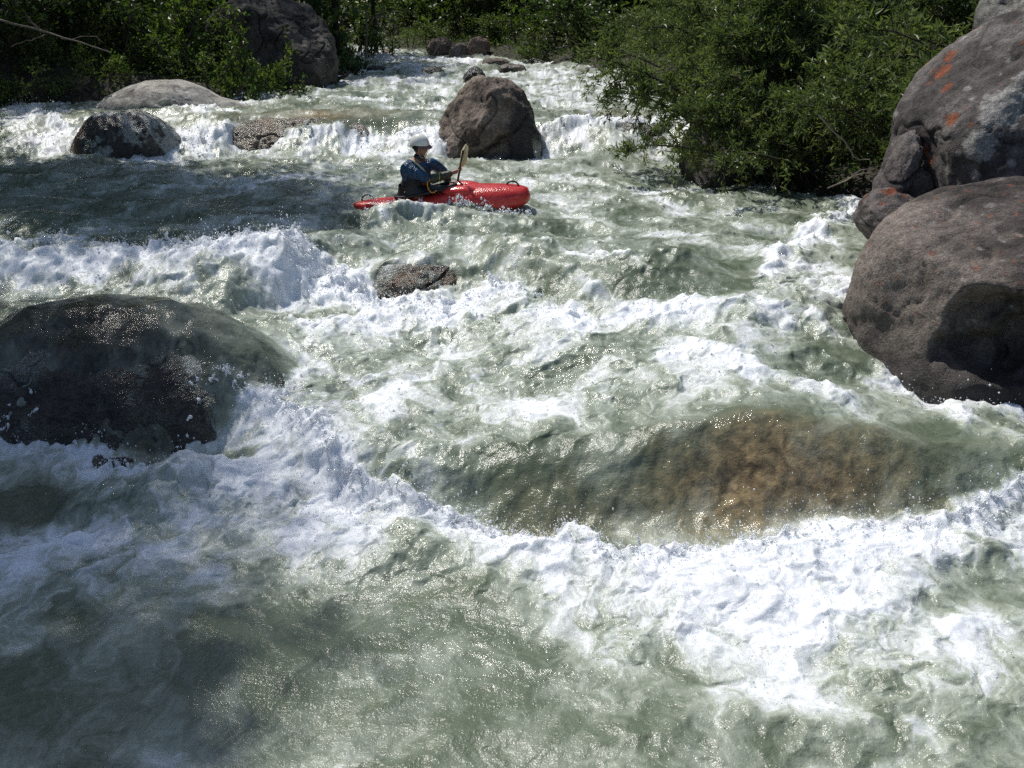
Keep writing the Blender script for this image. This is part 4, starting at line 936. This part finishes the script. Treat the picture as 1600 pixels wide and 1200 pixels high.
def build(name, pieces, mat, parent, voxel=None):
    V, Fq, off = [], [], 0
    for v, f in pieces: V.append(np.asarray(v)); Fq += [tuple(int(i)+off for i in q) for q in f]; off += len(v)
    me = bpy.data.meshes.new(name); me.from_pydata([tuple(v) for v in np.concatenate(V)], [], Fq)
    o = bpy.data.objects.new(name, me); COL.objects.link(o)
    if voxel:
        md = o.modifiers.new('r', 'REMESH'); md.mode = 'VOXEL'; md.voxel_size = voxel; md.use_smooth_shade = True
        sm = o.modifiers.new('m', 'SMOOTH'); sm.factor = 0.5; sm.iterations = 2
        dg = bpy.context.evaluated_depsgraph_get(); m2 = bpy.data.meshes.new_from_object(o.evaluated_get(dg)); o.modifiers.clear(); o.data = m2; me = m2; me.name = name
    me.polygons.foreach_set('use_smooth', np.ones(len(me.polygons), bool)); me.materials.clear(); me.materials.append(mat); o.parent = parent
    return o
J = dict(pel=(-.36, 0, .10), wai=(-.355, 0, .28), che=(-.31, 0, .46), nb=(-.265, 0.0, .625), nk=(-.235, -.005, .70), hd=(-.225, -.01, .76),
         rs=(-.385, -.135, .585), re=(-.07, -.15, .415), rw=(.195, -.03, .478), rh=(.25, -.005, .492),
         ls=(-.15, .155, .575), le=(.03, .33, .37), lw=(.14, .28, .27), lh=(.175, .275, .255))
LH = RH-PD*0.38
J['lh'] = tuple(LH+Vector((-0.035, 0.0, 0.01))); J['lw'] = tuple(LH+Vector((-0.11, 0.02, 0.03)))
nm = ['pel', 'wai', 'che', 'nb', 'nk', 'hd', 'rs', 're', 'rw', 'rh', 'ls', 'le', 'lw', 'lh']; ix = {k: i for i, k in enumerate(nm)}
vs_ = [J[k] for k in nm]+[(-.1, -.13, .10), (.22, -.2, .17), (.55, -.13, .03), (-.1, .13, .10), (.22, .2, .17), (.55, .13, .03)]
ed = [(0, 1), (1, 2), (2, 3), (3, 4), (4, 5), (3, 6), (6, 7), (7, 8), (8, 9), (3, 10), (10, 11), (11, 12), (12, 13), (0, 14), (14, 15), (15, 16), (0, 17), (17, 18), (18, 19)]
rd = [(.15, .13), (.135, .12), (.15, .13), (.085, .085), (.055, .055), (.055, .055), .062, .044, .028, (.036, .020), .062, .044, .028, (.036, .020), .085, .06, .045, .085, .06, .045]
body = skin_eval(vs_, ed, rd)
def hand(center, wrist, axis, seed):
    out = []; ax = axis.normalized(); fw = (center-wrist); fw = (fw-ax*fw.dot(ax)).normalized(); sd = ax.cross(fw)
    for k, (o_, ln) in enumerate(((0.030, 0.92), (0.010, 1.0), (-0.010, 0.95), (-0.030, 0.78))):
        pts = []; 
        for a_, r_ in ((200, .030), (150, .030), (95, .027), (35, .025), (-25, .024)):
            q = R(a_)*ln; pts.append(center+ax*o_+fw*(0.03*0-math.cos(q)*-r_)*-1*-1+sd*math.sin(q)*r_)
        out.append(skin_eval(pts, [(i, i+1) for i in range(4)], [.0095, .0092, .0085, .008, .0068], 1))
    th = [wrist+(center-wrist)*0.35+ax*0.02, center+ax*0.045-fw*0.025-sd*0.012, center+ax*0.048+fw*0.008-sd*0.026, center+ax*0.040+fw*0.026-sd*0.018]
    out.append(skin_eval(th, [(0, 1), (1, 2), (2, 3)], [.012, .0105, .0095, .0075], 1))
    pm = [wrist, wrist+(center-wrist)*0.5, center-fw*0.026]
    out.append(skin_eval(pm, [(0, 1), (1, 2)], [(.022, .026), (.024, .034), (.014, .036)], 1))
    return out
# head: an egg with jaw, brow, nose, lips and eye hollows, turned toward bow and camera
HC = Vector((-.215, -.015, .825)); HY = R(-24)
u, hf = ico(5); h = u.astype(float).copy()
h *= np.array([0.098, 0.077, 0.122]); 
x, y, z = h[:, 0].copy(), h[:, 1].copy(), h[:, 2].copy()
jaw = sst(-0.01, -0.11, z); h[:, 1] *= 1-0.30*jaw; h[:, 0] += 0.016*jaw*(x > 0)
fr = sst(0.02, 0.08, x)
h[:, 0] += fr*(0.026*np.exp(-(y/.013)**2)*np.where(z < 0.012, np.exp(-((z+.022)/.02)**2), 0.3*np.exp(-((z+.022)/.035)**2)) + 0.008*np.exp(-((z-.028)/.012)**2)
       - 0.012*np.exp(-((np.abs(y)-.032)/.014)**2-((z-.006)/.011)**2) + 0.007*np.exp(-((z+.062)/.008)**2-(y/.024)**2) - 0.004*np.exp(-((z+.056)/.003)**2-(y/.024)**2) + 0.010*np.exp(-((z+.098)/.016)**2-(y/.025)**2))
ear = np.exp(-((z+.0)/.03)**2-((x+.005)/.016)**2); h[:, 1] += np.sign(y)*0.014*ear*(np.abs(y) > .05)
RotH = np.array((Matrix.Rotation(HY, 3, 'Z') @ Matrix.Rotation(R(8), 3, 'Y'))); head = h@RotH.T+np.array(HC)
pcs = [body, (head, hf)]+hand(RH, Vector(J['rw']), PD, 1)+hand(LH, Vector(J['lw']), PD, 2)
build('body', pcs, SKIN, PER, 0.006)
def onhead(p_): return tuple(np.array(p_)@RotH.T+np.array(HC))
EYE = plain('eye', (0.05, 0.035, 0.03), 0.1)
for s_ in (-1, 1): ell('eye', onhead((0.079, s_*0.032, 0.006)), (0.012, 0.012, 0.010), EYE, PER, 3)
# helmet shell with visor
HELM = plain('white_helmet', (0.78, 0.77, 0.70), 0.22, 0.5, 0, 60, var=0.06)
u, f5 = ico(5); q = u*np.array([0.142, 0.120, 0.150])
keep = (q[:, 2] > 0.015-0.05*sst(0.03, -0.10, q[:, 0])); fk = np.array([t for t in f5 if keep[t].all()])
def shell(name, q, fk, off, mat, parent, thick=0.006):
    ids = np.unique(fk); mp = -np.ones(len(q), int); mp[ids] = np.arange(len(ids)); v = (q[ids]+np.array(off))@RotH.T+np.array(HC)
    o = mesh_np(name, v, mp[fk], mat, True, None, parent); s2 = o.modifiers.new('t', 'SOLIDIFY'); s2.thickness = thick; s2.offset = -1; return o
hel = shell('helmet', q, fk, (-0.010, 0, 0.026), HELM, PER)
# dark liner and ear pads below the rim
lin = u*np.array([0.128, 0.107, 0.125]); kp = (lin[:, 2] < 0.035) & (lin[:, 2] > -0.075) & (lin[:, 0] < 0.045+0.1*(lin[:, 2]-0.0)) & (lin[:, 2] > -0.055-0.5*(lin[:, 0]))
shell('helmet_liner', lin, np.array([t for t in f5 if kp[t].all()]), (-0.008, 0, 0.02), BLACK, PER, 0.012)
VIS = plain('mauve_visor', (0.17, 0.085, 0.095), 0.4, 0.5)
V = []; nu, nv = 21, 6
for i in range(nu):
    a_ = R(-66+132*i/(nu-1))
    for j in range(nv):
        t = j/(nv-1); e_ = 0.052*math.cos(a_*0.9)**0.6*t; V.append(onhead((math.cos(a_)*(0.128+e_)-0.008, math.sin(a_)*(0.108+e_*0.75), 0.052-0.028*t-0.012*t*t*math.cos(a_))))
vz = mesh_np('visor', np.array(V), grid_faces(nu, nv), VIS, True, None, PER); s2 = vz.modifiers.new('t', 'SOLIDIFY'); s2.thickness = 0.004
vz.parent = hel
STRAP = plain('pale_strap', (0.45, 0.40, 0.30), 0.6)
curve_tube('chin_strap', [onhead(p_) for p_ in ((0.05, -0.098, 0.0), (0.052, -0.092, -0.05), (0.06, -0.065, -0.105), (0.066, -0.02, -0.128), (0.066, 0.02, -0.128), (0.06, 0.065, -0.105), (0.052, 0.092, -0.05), (0.05, 0.098, 0.0))], 0.005, STRAP, hel)
curve_tube('strap_end', [onhead(p_) for p_ in ((0.066, -0.0, -0.128), (0.10, -0.01, -0.11), (0.112, -0.012, -0.14), (0.105, -0.01, -0.165))], 0.004, STRAP, hel)
build('neck_gasket', [skin_eval([(-.26, 0, .62), (-.24, -.004, .70), (-.232, -.006, .748)], [(0, 1), (1, 2)], [(.11, .11), (.078, .078), (.068, .068)])], BLACK, PER, 0.008)
# jacket: collar, shoulders and sleeves
jv = [(-.36, 0, .22), (-.345, 0, .36), (-.30, 0, .52), (-.255, 0, .655), (-.40, -.15, .575), (-.235, -.16, .50), (-.085, -.155, .42), (-.12, .17, .575), (-.03, .26, .46), (.03, .335, .37)]
je = [(0, 1), (1, 2), (2, 3), (2, 4), (4, 5), (5, 6), (2, 7), (7, 8), (8, 9)]
build('jacket', [skin_eval(jv, je, [(.165, .15), (.17, .155), (.165, .15), (.082, .082), .105, .085, .072, .095, .082, .068])], BLUE, PER, 0.01)
build('sleeve', [skin_eval([(-.10, -.155, .42), (.03, -.105, .445), (.155, -.055, .468), (.20, -.03, .48)], [(0, 1), (1, 2), (2, 3)], [.076, .062, .052, .040])], OLIVE, PER, 0.01)
build('sleeve', [skin_eval([(.02, .33, .375), tuple(Vector((.02, .33, .375)).lerp(Vector(J['lw']), .6)), J['lw']], [(0, 1), (1, 2)], [.072, .055, .042])], OLIVE, PER, 0.01)
# life vest around the trunk, maroon front, strap over the shoulder
build('life_vest', [skin_eval([(-.375, 0, .17), (-.365, 0, .30), (-.335, 0, .44), (-.315, .02, .53)], [(0, 1), (1, 2), (2, 3)], [(.19, .17), (.20, .18), (.195, .175), (.15, .13)])], VEST, PER, 0.01)
build('vest_panel', [skin_eval([(-.20, -.03, .30), (-.175, -.035, .42), (-.17, -.03, .54)], [(0, 1), (1, 2)], [(.10, .085), (.11, .09), (.085, .07)])], MAROON, PER, 0.01)
curve_tube('shoulder_strap', [(-.36, -.06, .675), (-.30, -.105, .665), (-.235, -.125, .62), (-.18, -.13, .56), (-.135, -.125, .49)], 0.017, STRAP, PER)
curve_tube('release_strap', [(-.10, -.235, .42), (-.105, -.245, .37), (-.09, -.25, .31), (-.06, -.25, .275), (-.02, -.25, .275), (.01, -.24, .30)], 0.0075, plain('orange_cord', (0.65, 0.28, 0.03), 0.5), PER)
curve_tube('cuff_band', [(.045+.0*math.cos(q), -.10+.062*math.cos(q), .447+.062*math.sin(q)) for q in np.linspace(0, 2*np.pi, 16)], 0.006, plain('yellow_trim', (0.45, 0.40, 0.06), 0.5), PER)
# spray skirt from waist to cockpit rim
V = []; ns, na = 6, 36
for i in range(ns):
    t = i/(ns-1)
    for a_ in np.linspace(0, 2*np.pi, na, endpoint=False):
        r0 = np.array([-0.37+0.19*math.cos(a_), 0.18*math.sin(a_), 0.335]); r1 = np.array([-0.20+0.425*math.cos(a_), 0.23*math.sin(a_), 0.245+0.078*math.cos(a_)]); V.append(r0+(r1-r0)*t-np.array([0, 0, 0.05*math.sin(math.pi*t)]))
F_ = [(i*na+j, i*na+(j+1) % na, (i+1)*na+(j+1) % na, (i+1)*na+j) for i in range(ns-1) for j in range(na)]
mesh_np('spray_skirt', np.array(V), np.array(F_), BLACK, True, None, PER)
# ================================================================ SPRAY
def spray():
    rg = np.random.default_rng(99); P, Rd = [], []
    # loose drops over the broken water
    wgt = np.clip(FO-0.25, 0, 1)*np.clip(edge*2.2+0.18, 0, 1.5)*np.clip(Y, 2, 20)**1.0*(np.abs(X) < 0.53*Y+0.6)
    cs = np.cumsum(wgt); idx = np.searchsorted(cs, rg.uniform(0, cs[-1], 24000))
    hgt = rg.exponential(0.05, len(idx))*(0.5+1.3*np.clip(edge[idx], 0, 1)); j = rg.normal(0, 0.03, (len(idx), 2))
    P.append(np.stack([WX[idx]+j[:, 0], WY[idx]+j[:, 1], WZ[idx]+hgt], 1)); Rd.append(np.clip(rg.lognormal(math.log(0.0026), 0.45, len(idx)), .001, .008)*np.clip(Y[idx]/7, 0.8, 1.8))
    # fingers of water thrown up along the breaking edges
    we = np.clip(edge-0.35, 0, 1)*np.clip(Y, 2, 16)*(np.abs(X) < 0.53*Y+0.6); cs = np.cumsum(we); src = np.searchsorted(cs, rg.uniform(0, cs[-1], 520))
    for i in src:
        v = np.array([rg.normal(0, 0.5), rg.normal(-0.25, 0.5), abs(rg.normal(0.95, 0.45))])*rg.uniform(0.5, 1.1); n = rg.integers(14, 60); T1 = rg.uniform(0.05, 0.16); sp = rg.uniform(0.05, 0.2)
        t = rg.uniform(0, 1, n)**0.8*T1; vv = v+rg.normal(0, sp, (n, 3))
        p_ = np.array([WX[i], WY[i], WZ[i]-0.01])+vv*t[:, None]+np.array([0, 0, -4.9])*t[:, None]**2
        P.append(p_); Rd.append(np.clip(rg.lognormal(math.log(0.0050), 0.5, n)*(1.1-0.7*t/T1), .0012, .014)*np.clip(Y[i]/8, 0.75, 1.5))
    for i in range(70):                                   # water breaking along the near side of the kayak
        o_ = np.array([rg.uniform(-1.9, 0.25), 0, 0]); o_[1] = 13.20-0.16*(o_[0]+0.95)+rg.normal(0, 0.05); o_[2] = water_at(o_[0], o_[1])-0.02; n = rg.integers(10, 34)
        t = rg.uniform(0, 0.13, n); p_ = o_+(np.array([rg.normal(0, .4), rg.normal(-.1, .3), abs(rg.normal(.9, .4))])+rg.normal(0, .25, (n, 3)))*t[:, None]+np.array([0, 0, -4.9])*t[:, None]**2
        P.append(p_); Rd.append(np.clip(rg.lognormal(math.log(0.006), 0.5, n), .002, .014))
    P = np.concatenate(P); Rd = np.concatenate(Rd); u, f = ico(1); n = len(P)
    st = 1+0.5*np.abs(rg.normal(size=(n, 1, 3)))*np.array([0.5, 0.5, 1.0])
    v = (P[:, None]+u[None]*Rd[:, None, None]*st).reshape(-1, 3); fc = (np.arange(n)[:, None, None]*len(u)+f[None]).reshape(-1, 3)
    m = NT('drops'); m.p(Base_Color=rgb(0.80, 0.82, 0.84), Roughness=0.12, IOR=1.333)
    tag(mesh_np('spray', v, fc, m.m, True), 'drops of white spray thrown up by the rapids', 'spray', kind='stuff')
spray()
